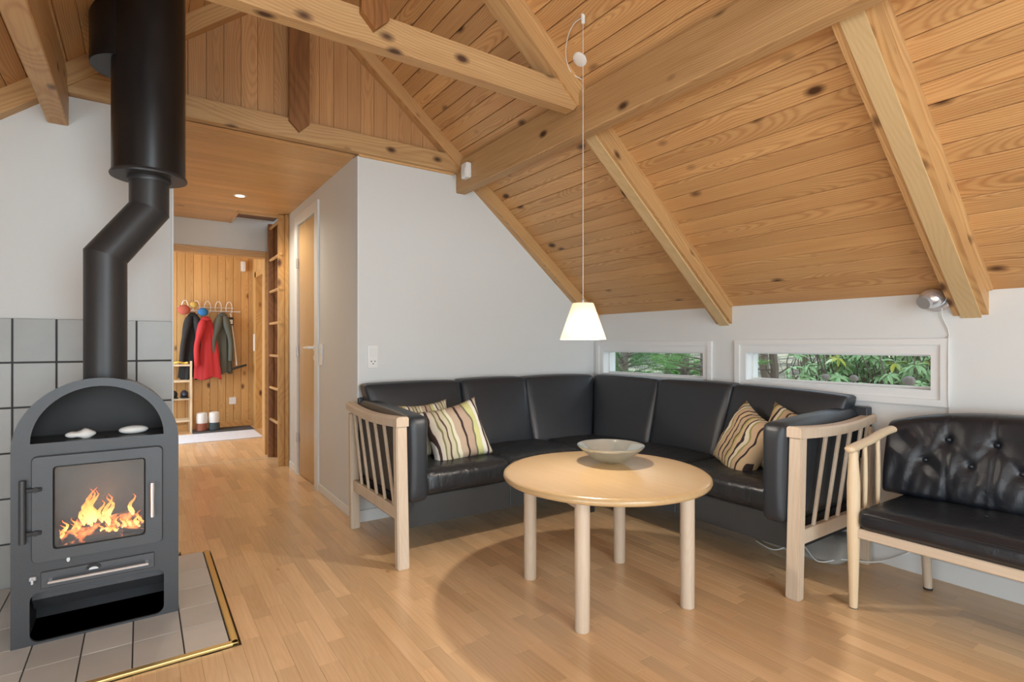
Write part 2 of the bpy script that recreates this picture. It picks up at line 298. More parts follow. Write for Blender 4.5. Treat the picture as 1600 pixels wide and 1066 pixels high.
# ------------------------------------------------------------------ mesh helpers
def link(name, me, mat, parent=None, mw=None, kind=None, label=None):
    o = bpy.data.objects.new(name, me); col.objects.link(o)
    if mat and (not me.materials or me.materials[0] is None): me.materials.append(mat)
    if parent: o.parent = parent
    if mw is not None: o.matrix_local = mw
    if kind: o['kind'] = kind
    if label: o['label'] = label
    return o
def tag(o, label, cat, group=None, kind=None):
    o['label'] = label; o['category'] = cat
    if group: o['group'] = group
    if kind: o['kind'] = kind
    return o
def thing(name, label, cat, loc=(0, 0, 0), rz=0, group=None):
    o = bpy.data.objects.new(name, None); col.objects.link(o); o.location = loc; o.rotation_euler = (0, 0, rz); o.empty_display_size = .05
    tag(o, label, cat, group)
    bpy.context.view_layer.update()
    return o
class MB:
    def __init__(s): s.bm = bmesh.new()
    def box(s, x0, x1, y0, y1, z0, z1, bev=0, seg=1, mat=None):
        r = bmesh.ops.create_cube(s.bm, size=1); vs = r['verts']
        for v in vs: v.co = Vector(((x0+x1)/2+v.co.x*(x1-x0), (y0+y1)/2+v.co.y*(y1-y0), (z0+z1)/2+v.co.z*(z1-z0)))
        if bev:
            es = list({e for v in vs for e in v.link_edges}); r = bmesh.ops.bevel(s.bm, geom=es, offset=bev, segments=seg, affect='EDGES', profile=.6)
        return s
    def hexa(s, p, bev=0, seg=1):
        """8 points: bottom 4 ccw, top 4 ccw"""
        v = [s.bm.verts.new(q) for q in p]
        fs = [s.bm.faces.new([v[i] for i in f]) for f in ((3, 2, 1, 0), (4, 5, 6, 7), (0, 1, 5, 4), (1, 2, 6, 5), (2, 3, 7, 6), (3, 0, 4, 7))]
        if bev:
            es = list({e for f in fs for e in f.edges}); bmesh.ops.bevel(s.bm, geom=es, offset=bev, segments=seg, affect='EDGES')
        return s
    def tube(s, pts, rad, seg=12, cap=True, sq=None):
        """sweep a circle (or ellipse sq=(a,b)) along pts with mitred joints; rad: number or list"""
        pts = [Vector(p) for p in pts]; n = len(pts); rings = []
        up = None
        for i, p in enumerate(pts):
            d0 = (pts[i]-pts[i-1]).normalized() if i > 0 else None; d1 = (pts[i+1]-pts[i]).normalized() if i < n-1 else None
            d = (d0+d1).normalized() if d0 and d1 else (d0 or d1)
            if up is None:
                up = Vector((0, 0, 1)) if abs(d.z) < .9 else Vector((0, 1, 0))
            a = (up-d*up.dot(d)).normalized(); b = d.cross(a); up = a
            r = rad[i] if isinstance(rad, (list, tuple)) else rad
            m = 1.0
            if d0 and d1: m = 1/max(.5, d.dot(d1))
            ra, rb = (r*sq[0], r*sq[1]) if sq else (r, r)
            # miter stretch in bend plane
            bend = (d1-d0) if (d0 and d1) else Vector((0, 0, 0))
            ring = []
            for k in range(seg):
                t = 2*PI*k/seg; q = a*math.cos(t)*ra+b*math.sin(t)*rb
                if bend.length > 1e-4:
                    bd = bend.normalized(); q = q + bd*q.dot(bd)*(m-1)
                ring.append(s.bm.verts.new(p+q))
            rings.append(ring)
        for i in range(n-1):
            for k in range(seg):
                s.bm.faces.new((rings[i][k], rings[i][(k+1) % seg], rings[i+1][(k+1) % seg], rings[i+1][k]))
        if cap: s.bm.faces.new(rings[0][::-1]); s.bm.faces.new(rings[-1])
        return s
    def lathe(s, prof, seg=24, c=(0, 0, 0), cap=True):
        c = Vector(c); rings = []
        for r, z in prof: rings.append([s.bm.verts.new(c+Vector((r*math.cos(2*PI*k/seg), r*math.sin(2*PI*k/seg), z))) for k in range(seg)])
        for i in range(len(prof)-1):
            for k in range(seg): s.bm.faces.new((rings[i][k], rings[i][(k+1) % seg], rings[i+1][(k+1) % seg], rings[i+1][k]))
        if cap: s.bm.faces.new(rings[0][::-1]); s.bm.faces.new(rings[-1])
        return s
    def ball(s, c, r, sc=(1, 1, 1), seg=16, f=None):
        rr = bmesh.ops.create_uvsphere(s.bm, u_segments=seg, v_segments=max(6, seg//2), radius=1)
        for v in rr['verts']:
            q = v.co.copy()
            if f: q = f(q)
            v.co = Vector(c)+Vector((q.x*sc[0]*r, q.y*sc[1]*r, q.z*sc[2]*r))
        return s
    def plate(s, outer, holes=(), t=.01, M=None):
        """2D outline (u,v) with holes; extruded by t along +w; M maps (u,v,w)->3D"""
        M = M or (lambda u, v, w: (u, v, w)); loops = [list(outer)]+[list(h) for h in holes]
        flat = [p for L in loops for p in L]
        tris = tessellate_polygon([[Vector((p[0], p[1], 0)) for p in L] for L in loops])
        A = [s.bm.verts.new(M(p[0], p[1], 0)) for p in flat]; B = [s.bm.verts.new(M(p[0], p[1], t)) for p in flat]
        for a, b, c in tris:
            try: s.bm.faces.new((A[a], A[b], A[c])); s.bm.faces.new((B[c], B[b], B[a]))
            except ValueError: pass
        k = 0
        for L in loops:
            n = len(L)
            for i in range(n):
                j = (i+1) % n
                try: s.bm.faces.new((A[k+i], A[k+j], B[k+j], B[k+i]))
                except ValueError: pass
            k += n
        return s
    def grid(s, fn, nu, nv, closed_u=False):
        V = [[s.bm.verts.new(fn(i/nu, j/nv)) for j in range(nv+1)] for i in range(nu if closed_u else nu+1)]
        N = len(V)
        for i in range(nu):
            for j in range(nv): s.bm.faces.new((V[i][j], V[(i+1) % N][j], V[(i+1) % N][j+1], V[i][j+1]))
        return s
    def mesh(s, name, smooth=False, ang=35):
        bmesh.ops.recalc_face_normals(s.bm, faces=s.bm.faces)
        me = bpy.data.meshes.new(name); s.bm.to_mesh(me); s.bm.free()
        if smooth:
            for p in me.polygons: p.use_smooth = True
            try: me.set_sharp_from_angle(angle=math.radians(ang))
            except Exception: pass
        return me
    def build(s, name, mat, parent=None, smooth=False, kind=None, label=None, mw=None, ang=35):
        me = s.mesh(name, smooth, ang)
        o = link(name, me, mat, parent, mw, kind, label)
        if parent is not None and mw is None: o.matrix_local = Matrix.Translation(-Vector(parent.location)) if parent.rotation_euler.z == 0 else Matrix.Identity(4)
        return o
def rrect(x0, x1, y0, y1, r, n=5):
    P = []
    for cx, cy, a in ((x1-r, y1-r, 0), (x0+r, y1-r, 90), (x0+r, y0+r, 180), (x1-r, y0+r, 270)):
        for i in range(n+1): t = math.radians(a+90*i/n); P.append((cx+r*math.cos(t), cy+r*math.sin(t)))
    return P
def arch(x0, x1, y0, yc, n=28):
    cx = (x0+x1)/2; r = (x1-x0)/2; P = [(x0, y0), (x1, y0)]
    for i in range(n+1): t = PI*i/n; P.append((cx+r*math.cos(t), yc+r*math.sin(t)))
    return P
def cushion(corners, r=.04, puff=.02, n=12, wr=0, seed=0, name='cushion'):
    """soft block: rounded box mapped to 8 corners (bottom ccw, top ccw), faces puffed outward"""
    c = [Vector(q) for q in corners]
    L = [((c[1]-c[0]).length+(c[6]-c[7]).length)/2, ((c[3]-c[0]).length+(c[6]-c[5]).length)/2, ((c[4]-c[0]).length+(c[6]-c[2]).length)/2]
    bm = bmesh.new(); idx = {}
    def vert(i, j, k):
        key = (i, j, k)
        if key in idx: return idx[key]
        u = [i/n, j/n, k/n]
        # denser near the borders
        u = [.5-.5*math.cos(PI*x)*(.85)-(.075*(1-2*x)) if 0 < x < 1 else x for x in u]
        p = Vector([(u[a]-.5)*L[a] for a in range(3)])
        q = Vector([max(-L[a]/2+r, min(L[a]/2-r, p[a])) for a in range(3)]); d = p-q
        if d.length > 1e-9: p = q+d.normalized()*r
        w = [1-(2*abs(u[a]-.5))**2.5 for a in range(3)]
        for a in range(3):
            b, e = (a+1) % 3, (a+2) % 3
            if u[a] in (0, 1): p[a] += (1 if u[a] == 1 else -1)*(puff[a] if isinstance(puff, (list, tuple)) else puff)*max(0, w[b])*max(0, w[e])
        if wr:
            nn = noise.noise(Vector((p.x*9+seed, p.y*9, p.z*9)))+.5*noise.noise(Vector((p.x*22+seed, p.y*22, p.z*22)))
            if d.length > 1e-9: p += d.normalized()*nn*wr
        f = [p[a]/L[a]+.5 for a in range(3)]
        x, y, z = f
        P = ((c[0]*(1-x)+c[1]*x)*(1-y)+(c[3]*(1-x)+c[2]*x)*y)*(1-z)+((c[4]*(1-x)+c[5]*x)*(1-y)+(c[7]*(1-x)+c[6]*x)*y)*z
        idx[key] = bm.verts.new(P); return idx[key]
    for a in range(n):
        for b in range(n):
            for f in (0, n):
                bm.faces.new((vert(a, b, f), vert(a+1, b, f), vert(a+1, b+1, f), vert(a, b+1, f)))
                bm.faces.new((vert(a, f, b), vert(a+1, f, b), vert(a+1, f, b+1), vert(a, f, b+1)))
                bm.faces.new((vert(f, a, b), vert(f, a+1, b), vert(f, a+1, b+1), vert(f, a, b+1)))
    bmesh.ops.recalc_face_normals(bm, faces=bm.faces)
    me = bpy.data.meshes.new(name); bm.to_mesh(me); bm.free()
    for p in me.polygons: p.use_smooth = True
    return me
def blk(x0, x1, y0, y1, z0, z1): return [(x0, y0, z0), (x1, y0, z0), (x1, y1, z0), (x0, y1, z0), (x0, y0, z1), (x1, y0, z1), (x1, y1, z1), (x0, y1, z1)]
def child(name, me, mat, parent, label=None, kind=None):
    o = link(name, me, mat, parent, Matrix.Translation(-Vector(parent.location)), kind, label); return o
def catmull(P, n=8):
    P = [Vector(p) for p in P]; out = []
    for i in range(len(P)-1):
        a = P[max(0, i-1)]; b = P[i]; c = P[i+1]; d = P[min(len(P)-1, i+2)]
        for k in range(n):
            t = k/n; out.append(.5*((2*b)+(c-a)*t+(2*a-5*b+4*c-d)*t*t+(3*b-a-3*c+d)*t**3))
    out.append(P[-1]); return out

# ------------------------------------------------------------------ room measures
XR, XL, RID = 2.96, -1.52, .72           # right wall, left wall, ridge
YG, YB = 3.15, -2.40                     # gable wall, rear gable
S = .82; ZE = 1.29; ZR = ZE+S*(XR-RID)   # slope, eaves height, ridge height
CS = 1/math.sqrt(1+S*S); SN = S*CS
def zc(x): return ZE+S*(XR-x) if x >= RID else ZE+S*(x-XL)
CX0, CX1, YE, ZH = .129, 1.06, 5.60, 2.19   # corridor

def structure(o, label): o['kind'] = 'structure'; o['label'] = label; return o
YZ = lambda x: (lambda u, v, w: (x+w, u, v))    # plate in plane X=x
XZ = lambda y: (lambda u, v, w: (u, y+w, v))    # plate in plane Y=y

# walls
structure(MB().plate([(CX1, 0), (XR+.12, 0), (XR+.12, zc(XR)-.02), (1.80, zc(1.80)-.03), (1.69, 2.185), (CX1, 2.185)], t=.10, M=XZ(YG)).build('wall_back', M_wall), 'white gable wall behind the corner sofa')
structure(MB().plate([(XL, 0), (CX0, 0), (CX0, 2.185), (-.27, 2.185), (-.36, zc(-.36)-.03), (XL, ZE-.02)], t=.10, M=XZ(YG)).build('wall_stove', M_wall), 'white wall above the grey tiles behind the stove')
W1 = (2.135, 3.037, .838, 1.006); W2 = (.931, 1.839, .849, 1.012)
def hole(w): return [(w[0], w[2]), (w[1], w[2]), (w[1], w[3]), (w[0], w[3])]
structure(MB().plate([(YB, 0), (YG+.1, 0), (YG+.1, ZE+.01), (YB, ZE+.01)], [hole((W1[0]-.011, W1[1]+.011, W1[2]-.011, W1[3]+.011)), hole((W2[0]-.011, W2[1]+.011, W2[2]-.011, W2[3]+.011))], t=.14, M=YZ(XR)).build('wall_right', M_wall), 'low white side wall with two narrow windows')
structure(MB().plate([(YB, 0), (YG+.1, 0), (YG+.1, ZE+.01), (YB, ZE+.01)], [[(-1.9, .15), (.7, .15), (.7, 1.22), (-1.9, 1.22)]], t=-.10, M=YZ(XL)).build('wall_left', M_wall), 'low white side wall left of the camera')
structure(MB().plate([(XL-.1, 0), (XR+.1, 0), (XR+.1, ZE), (RID, ZR), (XL-.1, ZE)], [[(-.8, .15), (2.24, .15), (2.24, 2.1), (-.8, 2.1)], [(.1, 2.18), (1.34, 2.18), (1.34, 2.6), (.72, 2.95), (.1, 2.6)]], t=-.10, M=XZ(YB)).build('wall_rear', M_wall), 'glazed gable wall behind the camera')
DY0, DY1, DZ = 4.06, 4.63, 2.045     # beech door opening in the corridor wall
structure(MB().plate([(YG+.10, 0), (DY0, 0), (DY0, DZ), (DY1, DZ), (DY1, 0), (YE+.02, 0), (YE+.02, ZH+.02), (YG+.10, ZH+.02)], t=.10, M=YZ(CX1)).build('wall_corridor', M_warmwhite), 'white corridor wall with the beech door')
structure(MB().box(CX0-.1, CX0, YG+.1, YE, 0, ZH+.02).build('wall_passage', M_wall), 'corridor side of the stove wall')
# partition over the cloakroom opening
structure(MB().plate([(CX0-.3, 1.947), (1.10, 1.947), (1.10, ZH+.1), (CX0-.3, ZH+.1)], t=.08, M=XZ(YE)).build('wall_partition', M_wall), 'white wall strip above the cloakroom opening')
tb = MB().box(CX0-.2, 1.02, YE-.012, YE+.10, 1.885, 1.947, .003).build('trim_1', M_hceil); structure(tb, 'wooden lintel of the cloakroom opening')
tb = MB().box(.975, 1.02, YE-.012, YE+.11, 0, 1.886, .003).build('trim_2', M_hall); structure(tb, 'wooden jamb of the cloakroom opening')

# floor: base slab + staves
floor = structure(MB().box(XL-.2, XR+.2, YB-.1, 7.9, -.10, -.013).build('floor', M_under), 'beech parquet floor')
def proj(x, y, z=0):
    c, s = math.cos(math.radians(34.6)), math.sin(math.radians(34.6)); k = s*x+c*y
    if k < .05: return None
    r = c*x-s*y; return 800+840*r/k, 538-840*(z-1.06)/k, k
SW = .0632; HX0, HX1, HY0 = -1.55, .286, 2.102     # hearth area
LENS = [.20, .26, .33, .40, .48, .56]; staves = []
rs = random.Random(3); x = XL-.02
while x < XR:
    y = YB-rs.random()*.5
    while y < 7.8:
        Ls = rs.choice(LENS); y0, y1 = y, y+Ls
        inside = not (x+SW/2 < HX1-.01 and x+SW/2 > HX0 and y0 < YG and y1 > HY0)
        if inside and not (y0 > YG and (x < CX0-.08 and y1 < YE)) and not (x > CX1 and y0 > YG+.05 and y1 < YE):
            staves.append((x+SW/2, (y0+y1)/2, Ls))
        elif not inside:
            # stave cut by the hearth's front edge
            if y0 < HY0-.02: staves.append((x+SW/2, (y0+HY0)/2, HY0-y0))
            if y1 > YG+.02 and x > CX0: staves.append((x+SW/2, (YG+y1)/2, y1-YG))
        y = y1
    x += SW
def vis(s):
    q = proj(s[0], s[1]); return q is not None and -20 < q[0] < 1620 and 538 < q[1] < 1080
def hidden(s):   # under the sofa
    return (s[0] > 1.1 and s[1] > 2.5 and s[0] < 2.96 and s[1] < 3.3) or (s[0] > 2.4 and s[1] > 1.25)
cand = sorted([s for s in staves if vis(s) and not hidden(s)], key=lambda s: proj(s[0], s[1])[2])
near = set(cand[:300]); smesh = {}
def stave_mesh(L):
    k = round(L, 2)
    if k not in smesh:
        g = .0003; m = MB(); x1, y1 = SW/2-g/2, L/2-g/2; e = .0007
        b = [(-x1, -y1, -.012), (x1, -y1, -.012), (x1, y1, -.012), (-x1, y1, -.012)]
        v0 = [m.bm.verts.new(q) for q in b]; v1 = [m.bm.verts.new((q[0], q[1], -e*.6)) for q in b]
        v2 = [m.bm.verts.new((q[0]-math.copysign(e, q[0]), q[1]-math.copysign(e, q[1]), 0)) for q in b]
        for A, B in ((v0, v1), (v1, v2)):
            for i in range(4): m.bm.faces.new((A[i], A[(i+1) % 4], B[(i+1) % 4], B[i]))
        m.bm.faces.new(v2); smesh[k] = m.mesh('stave')
    return smesh[k]
for s in cand[:300]:
    link('stave', stave_mesh(s[2]), M_floor, floor, Matrix.Translation((s[0], s[1], 0)))
vs, fs, rn = [], [], []
for s in staves:
    if s in near: continue
    g = .0005; x1, y1 = SW/2-g, s[2]/2-g; i = len(vs); z = 0
    vs += [(s[0]-x1, s[1]-y1, z), (s[0]+x1, s[1]-y1, z), (s[0]+x1, s[1]+y1, z), (s[0]-x1, s[1]+y1, z)]
    vs += [(a, b, -.012) for a, b, c in vs[i:i+4]]
    fs += [(i, i+1, i+2, i+3)]+[(i+4+k, i+4+(k+1) % 4, i+(k+1) % 4, i+k) for k in range(4)]; rn += [rs.random()]*5
me = bpy.data.meshes.new('staves'); me.from_pydata(vs, [], fs); at = me.attributes.new('rnd', 'FLOAT', 'FACE'); at.data.foreach_set('value', rn)
link('parquet_remainder', me, M_floor, floor, None, 'stuff')
link('threshold_strip', MB().box(CX0, 1.0, 5.415, 5.44, 0, .003).mesh('threshold'), M_light, floor)

# ceiling boards on both slopes
ceil = structure(MB().plate([(XL-.25, ZE-.2), (RID, ZR+.03), (XR+.25, ZE-.2), (XR+.25, ZE-.1), (RID, ZR+.13), (XL-.25, ZE-.1)], t=YG-YB+.2, M=XZ(YB-.1)).build('ceiling', M_under), 'sloping pine board ceiling')
def vboard(L, w, t=.014, ch=.003, gap=.0012):
    """board: long axis X from 0..L, width Y 0..w, face at z=0 facing +Z, bevelled edges"""
    m = MB(); P = [(gap, -t), (w-gap, -t), (w-gap, -ch), (w-gap-ch, 0), (gap+ch, 0), (gap, -ch)]
    A = [m.bm.verts.new((0, a, b)) for a, b in P]; B = [m.bm.verts.new((L, a, b)) for a, b in P]
    m.bm.faces.new(A[::-1]); m.bm.faces.new(B)
    for i in range(6): j = (i+1) % 6; m.bm.faces.new((A[i], A[j], B[j], B[i]))
    return m.mesh('board')
BW = .0853; LB = YG-YB; cb = vboard(LB, BW); nb = int((XR+.03-RID)/CS/BW)+1
for i in range(nb):
    d = i*BW
    M = Matrix(((0, CS, -SN, RID+d*CS), (1, 0, 0, YB), (0, -SN, -CS, ZR-d*SN), (0, 0, 0, 1))); link('board', cb, M_ceil, ceil, M)
    M = Matrix(((0, -CS, SN, RID-d*CS), (-1, 0, 0, YG), (0, -SN, -CS, ZR-d*SN), (0, 0, 0, 1))); link('board', cb, M_ceil, ceil, M)

# gable panelling: vertical boards above the tie
gp = structure(MB().plate([(-.4, 2.215), (1.80, 2.215), (RID, ZR)], t=.08, M=XZ(YG+.02)).build('wall_gable_panel', M_under), 'vertical pine boards in the gable triangle')
xs = [-.37+.0805*i for i in range(28)]
for i in range(len(xs)-1):
    a, b = xs[i]+.001, xs[i+1]-.001
    if zc(a) < 2.2 or zc(b) < 2.2: continue
    L = [(a, 2.19), (b, 2.19), (b, zc(b)-.004)]+([(RID, ZR-.004)] if a < RID < b else [])+[(a, zc(a)-.004)]
    me = MB().plate([(p[0]-a, p[1]-2.19) for p in L], t=.02, M=XZ(0)).mesh('board')
    link('board', me, M_gable, gp, Matrix.Translation((a, YG+rs.random()*.002, 2.19)))

# corridor ceiling
hc = structure(MB().box(CX0-.1, CX1+.1, YG+.02, YE+.1, ZH+.10, ZH+.14).build('ceiling_corridor', M_under), 'flat pine board ceiling of the corridor')
y = YG-.03; k = 0
while y < YE:
    w = .108; x1 = CX1 if y+w < 5.13 else .67
    link('board', vboard(x1-CX0, w, ch=.0015), M_hceil, hc, Matrix(((1, 0, 0, CX0), (0, -1, 0, y+w), (0, 0, -1, ZH), (0, 0, 0, 1)))); y += w
link('soffit', MB().box(CX0, CX1, YG-.02, YE, ZH+.015, ZH+.11).mesh('soffit'), M_under, hc) if False else None
hatch = thing('ceiling_hatch', 'recessed wooden loft hatch in the corridor ceiling above the ladder', 'hatch', (.86, 5.36, ZH))
child('panel', MB().box(.67, 1.06, 5.13, 5.6, ZH+.06, ZH+.085).mesh('panel'), M_dark, hatch)
child('frame', MB().box(.67, .69, 5.13, 5.6, ZH-.004, ZH+.06).box(.69, 1.058, 5.13, 5.15, ZH-.004, ZH+.06).mesh('frame'), M_hceil, hatch)

# cloakroom shell
CY = 7.72; CXR = 1.20
cw = structure(MB().box(-1.0, CXR+.1, CY+.02, CY+.1, 0, 2.35).build('wall_cloakroom', M_under), 'knotty pine board wall of the cloakroom')
i = 0; x = -.96
while x < CXR:
    w = .088; link('board', vboard(2.3, w-.0, ch=.003), M_hallb, cw, Matrix(((0, 1, 0, x), (0, 0, -1, CY), (1, 0, 0, 0), (0, 0, 0, 1)))); x += w
cr_ = structure(MB().plate([(YE+.10, 0), (6.45, 0), (6.45, 1.93), (7.42, 1.93), (7.42, 0), (CY+.02, 0), (CY+.02, 2.35), (YE+.10, 2.35)], t=.10, M=YZ(CXR+.02)).build('wall_cloakroom_side', M_under), 'pine board side wall of the cloakroom with a doorway')
y = YE+.10
while y < CY-.02:
    w = .088; top = 2.3; z0 = 0
    if y+w/2 > 6.45 and y+w/2 < 7.42: z0 = 1.93
    link('board', vboard(top-z0, w), M_hallb, cr_, Matrix(((0, 0, -1, CXR), (0, -1, 0, y+w), (1, 0, 0, z0), (0, 0, 0, 1)))); y += w
structure(MB().box(CXR+.06, CXR+.09, 6.45, 7.42, 0, 1.93).build('door_2', M_hall), 'wooden door leaf in the cloakroom side wall')
structure(MB().box(CXR-.014, CXR+.06, 6.40, 6.47, 0, 1.97).box(CXR-.014, CXR+.06, 7.40, 7.47, 0, 1.97).box(CXR-.014, CXR+.06, 6.40, 7.47, 1.90, 1.97).build('trim_3', M_hall), 'pine casing of the cloakroom doorway')
structure(MB().box(-1.05, CXR+.12, YE+.08, CY+.1, 2.30, 2.36).build('ceiling_cloakroom', M_hceil), 'cloakroom ceiling')
structure(MB().box(-1.10, -1.0, YE, 6.1, 0, 2.3).box(-1.10, -1.0, 7.4, CY, 0, 2.3).box(-1.1, -1.0, 6.1, 7.4, 2.1, 2.3).build('wall_entrance', M_wall), 'cloakroom wall around the entrance door')
structure(MB().box(-1.0, CX0-.1, YE, YE+.08, 0, 2.3).build('wall_cloakroom_near', M_wall), 'near wall of the cloakroom')
structure(MB().box(-1.0, CXR, CY-.012, CY, 0, .075, .002).build('baseboard_cloakroom', M_hall), 'pine baseboard of the cloakroom')

# baseboards
structure(MB().box(CX1, XR, YG-.014, YG, 0, .072, .003).build('baseboard_back', M_white), 'white baseboard under the gable wall')
structure(MB().box(XR-.014, XR, YB, YG, 0, .09, .003).build('baseboard_right', M_white), 'white baseboard along the window wall')
structure(MB().box(CX1-.012, CX1, YG, DY0-.085, 0, .058, .003).box(CX1-.012, CX1, DY1+.07, 4.90, 0, .058, .003).build('baseboard_corridor', M_white), 'white baseboard in the corridor')
structure(MB().box(CX0-.006, CX0+.004, YG-.006, YG+.1, 0, 2.18, .002).build('trim_4', M_white), 'white corner bead at the end of the stove wall')
structure(MB().box(CX1-.003, CX1+.006, YG-.004, YG+.006, .075, 2.18, .001).build('trim_5', M_white), 'white corner bead of the gable wall')

# windows
def window(n, w, label):
    t = thing('window_%d' % n, label, 'window', (XR, (w[0]+w[1])/2, w[2])); t['kind'] = 'structure'
    y0, y1, z0, z1 = w; rt, rs_, rb = .045, .038, .040
    O = [(y0-rs_-.028, z0-rb-.03), (y1+rs_+.030, z0-rb-.03), (y1+rs_+.030, z1+rt+.028), (y0-rs_-.028, z1+rt+.028)]
    I = [(y0-rs_, z0-rb), (y1+rs_, z0-rb), (y1+rs_, z1+rt), (y0-rs_, z1+rt)]
    if n == 1: O[1] = (min(O[1][0], YG-.02), O[1][1]); O[2] = (min(O[2][0], YG-.02), O[2][1])
    child('casing', MB().plate(O, [I], t=-.016, M=YZ(XR)).mesh('casing'), M_white, t)
    child('window_frame', MB().plate(I, [hole(w)], t=-.006, M=YZ(XR)).mesh('frame'), M_white, t)
    child('reveal', MB().plate([(y0-.012, z0-.012), (y1+.012, z0-.012), (y1+.012, z1+.012), (y0-.012, z1+.012)], [hole(w)], t=.12, M=YZ(XR+.002)).mesh('reveal'), M_white, t)
    child('sash', MB().plate([(y0, z0), (y1, z0), (y1, z1), (y0, z1)], [[(y0+.012, z0+.012), (y1-.012, z0+.012), (y1-.012, z1-.008), (y0+.012, z1-.008)]], t=.02, M=YZ(XR+.055)).mesh('sash'), M_white, t)
    child('pane', MB().plate([(y0+.012, z0+.012), (y1-.012, z0+.012), (y1-.012, z1-.008), (y0+.012, z1-.008)], t=.004, M=YZ(XR+.064)).mesh('pane'), M_pane, t)
window(1, W1, 'narrow white framed window over the sofa corner with pine outside')
window(2, W2, 'longer white framed window with rhododendron leaves outside')

# ------------------------------------------------------------------ roof timbers (each a structure thing of its own)
def beam_obj(name, label, x0, x1, y0, y1, z0, z1, mat=M_beam, bev=.004, axis='X'):
    """a timber laid along axis; mesh long axis is local X so the grain follows"""
    c = ((x0+x1)/2, (y0+y1)/2, (z0+z1)/2); dx, dy, dz = x1-x0, y1-y0, z1-z0
    if axis == 'X': R = Matrix.Identity(3); L = (dx, dy, dz)
    elif axis == 'Y': R = Matrix(((0, -1, 0), (1, 0, 0), (0, 0, 1))); L = (dy, dx, dz)
    else: R = Matrix(((0, 0, -1), (0, 1, 0), (1, 0, 0))); L = (dz, dy, dx)
    m = MB().box(-L[0]/2, L[0]/2, -L[1]/2, L[1]/2, -L[2]/2, L[2]/2, bev)
    o = link(name, m.mesh(name), mat); o.matrix_world = Matrix.Translation(c) @ R.to_4x4(); o['kind'] = 'structure'; tag(o, label, 'beam'); return o
beam_obj('purlin', 'long timber purlin under the right slope with the white sensor', 1.720, 1.790, YB, YG, 2.062, 2.262, axis='Y', mat=M_beam)
beam_obj('purlin', 'timber purlin at the top left, ending above the stove wall', -.345, -.270, YB, YG-.002, 2.048, 2.27, axis='Y', mat=M_rafter)
beam_obj('tie_beam', 'timber tie at the foot of the board gable', -.27, 1.72, 3.10, 3.156, 2.187, 2.297, bev=.003)
beam_obj('trim_moulding', 'thin strip between the gable tie and white wall', 1.06, 1.70, 3.132, 3.152, 2.176, 2.19, bev=.001, mat=M_hceil)
def tie(y0, y1, label):
    m = MB(); z0, z1 = 2.178, 2.300
    Rt = [(1.635, z1), (1.705, 2.245), (1.718, 2.200), (1.700, z0)]; Lf = [(-.262, z0), (-.268, 2.2), (-.262, 2.245), (-.19, z1)]
    m.plate(Rt+Lf, t=y1-y0, M=XZ(y0))
    o = m.build('tie_beam', M_beam); o['kind'] = 'structure'; tag(o, label, 'beam'); return o
tie(1.945, 2.003, 'knotty timber tie beam crossing the room in front of the gable')
tie(.745, .803, 'timber tie beam overhead, nearest the camera')
def king(y0, y1, label):
    m = MB().plate([(.660, 2.275), (.713, 2.222), (.766, 2.275), (.766, ZR-.05), (.660, ZR-.05)], t=y1-y0, M=XZ(y0))
    o = m.build('king_post', M_dark); o['kind'] = 'structure'; tag(o, label, 'beam')
king(3.078, 3.10, 'dark king post against the gable boards, pointed below')
king(1.918, 1.945, 'king post with pointed foot on the front tie beam')
king(.72, .745, 'king post overhead nearest the camera')
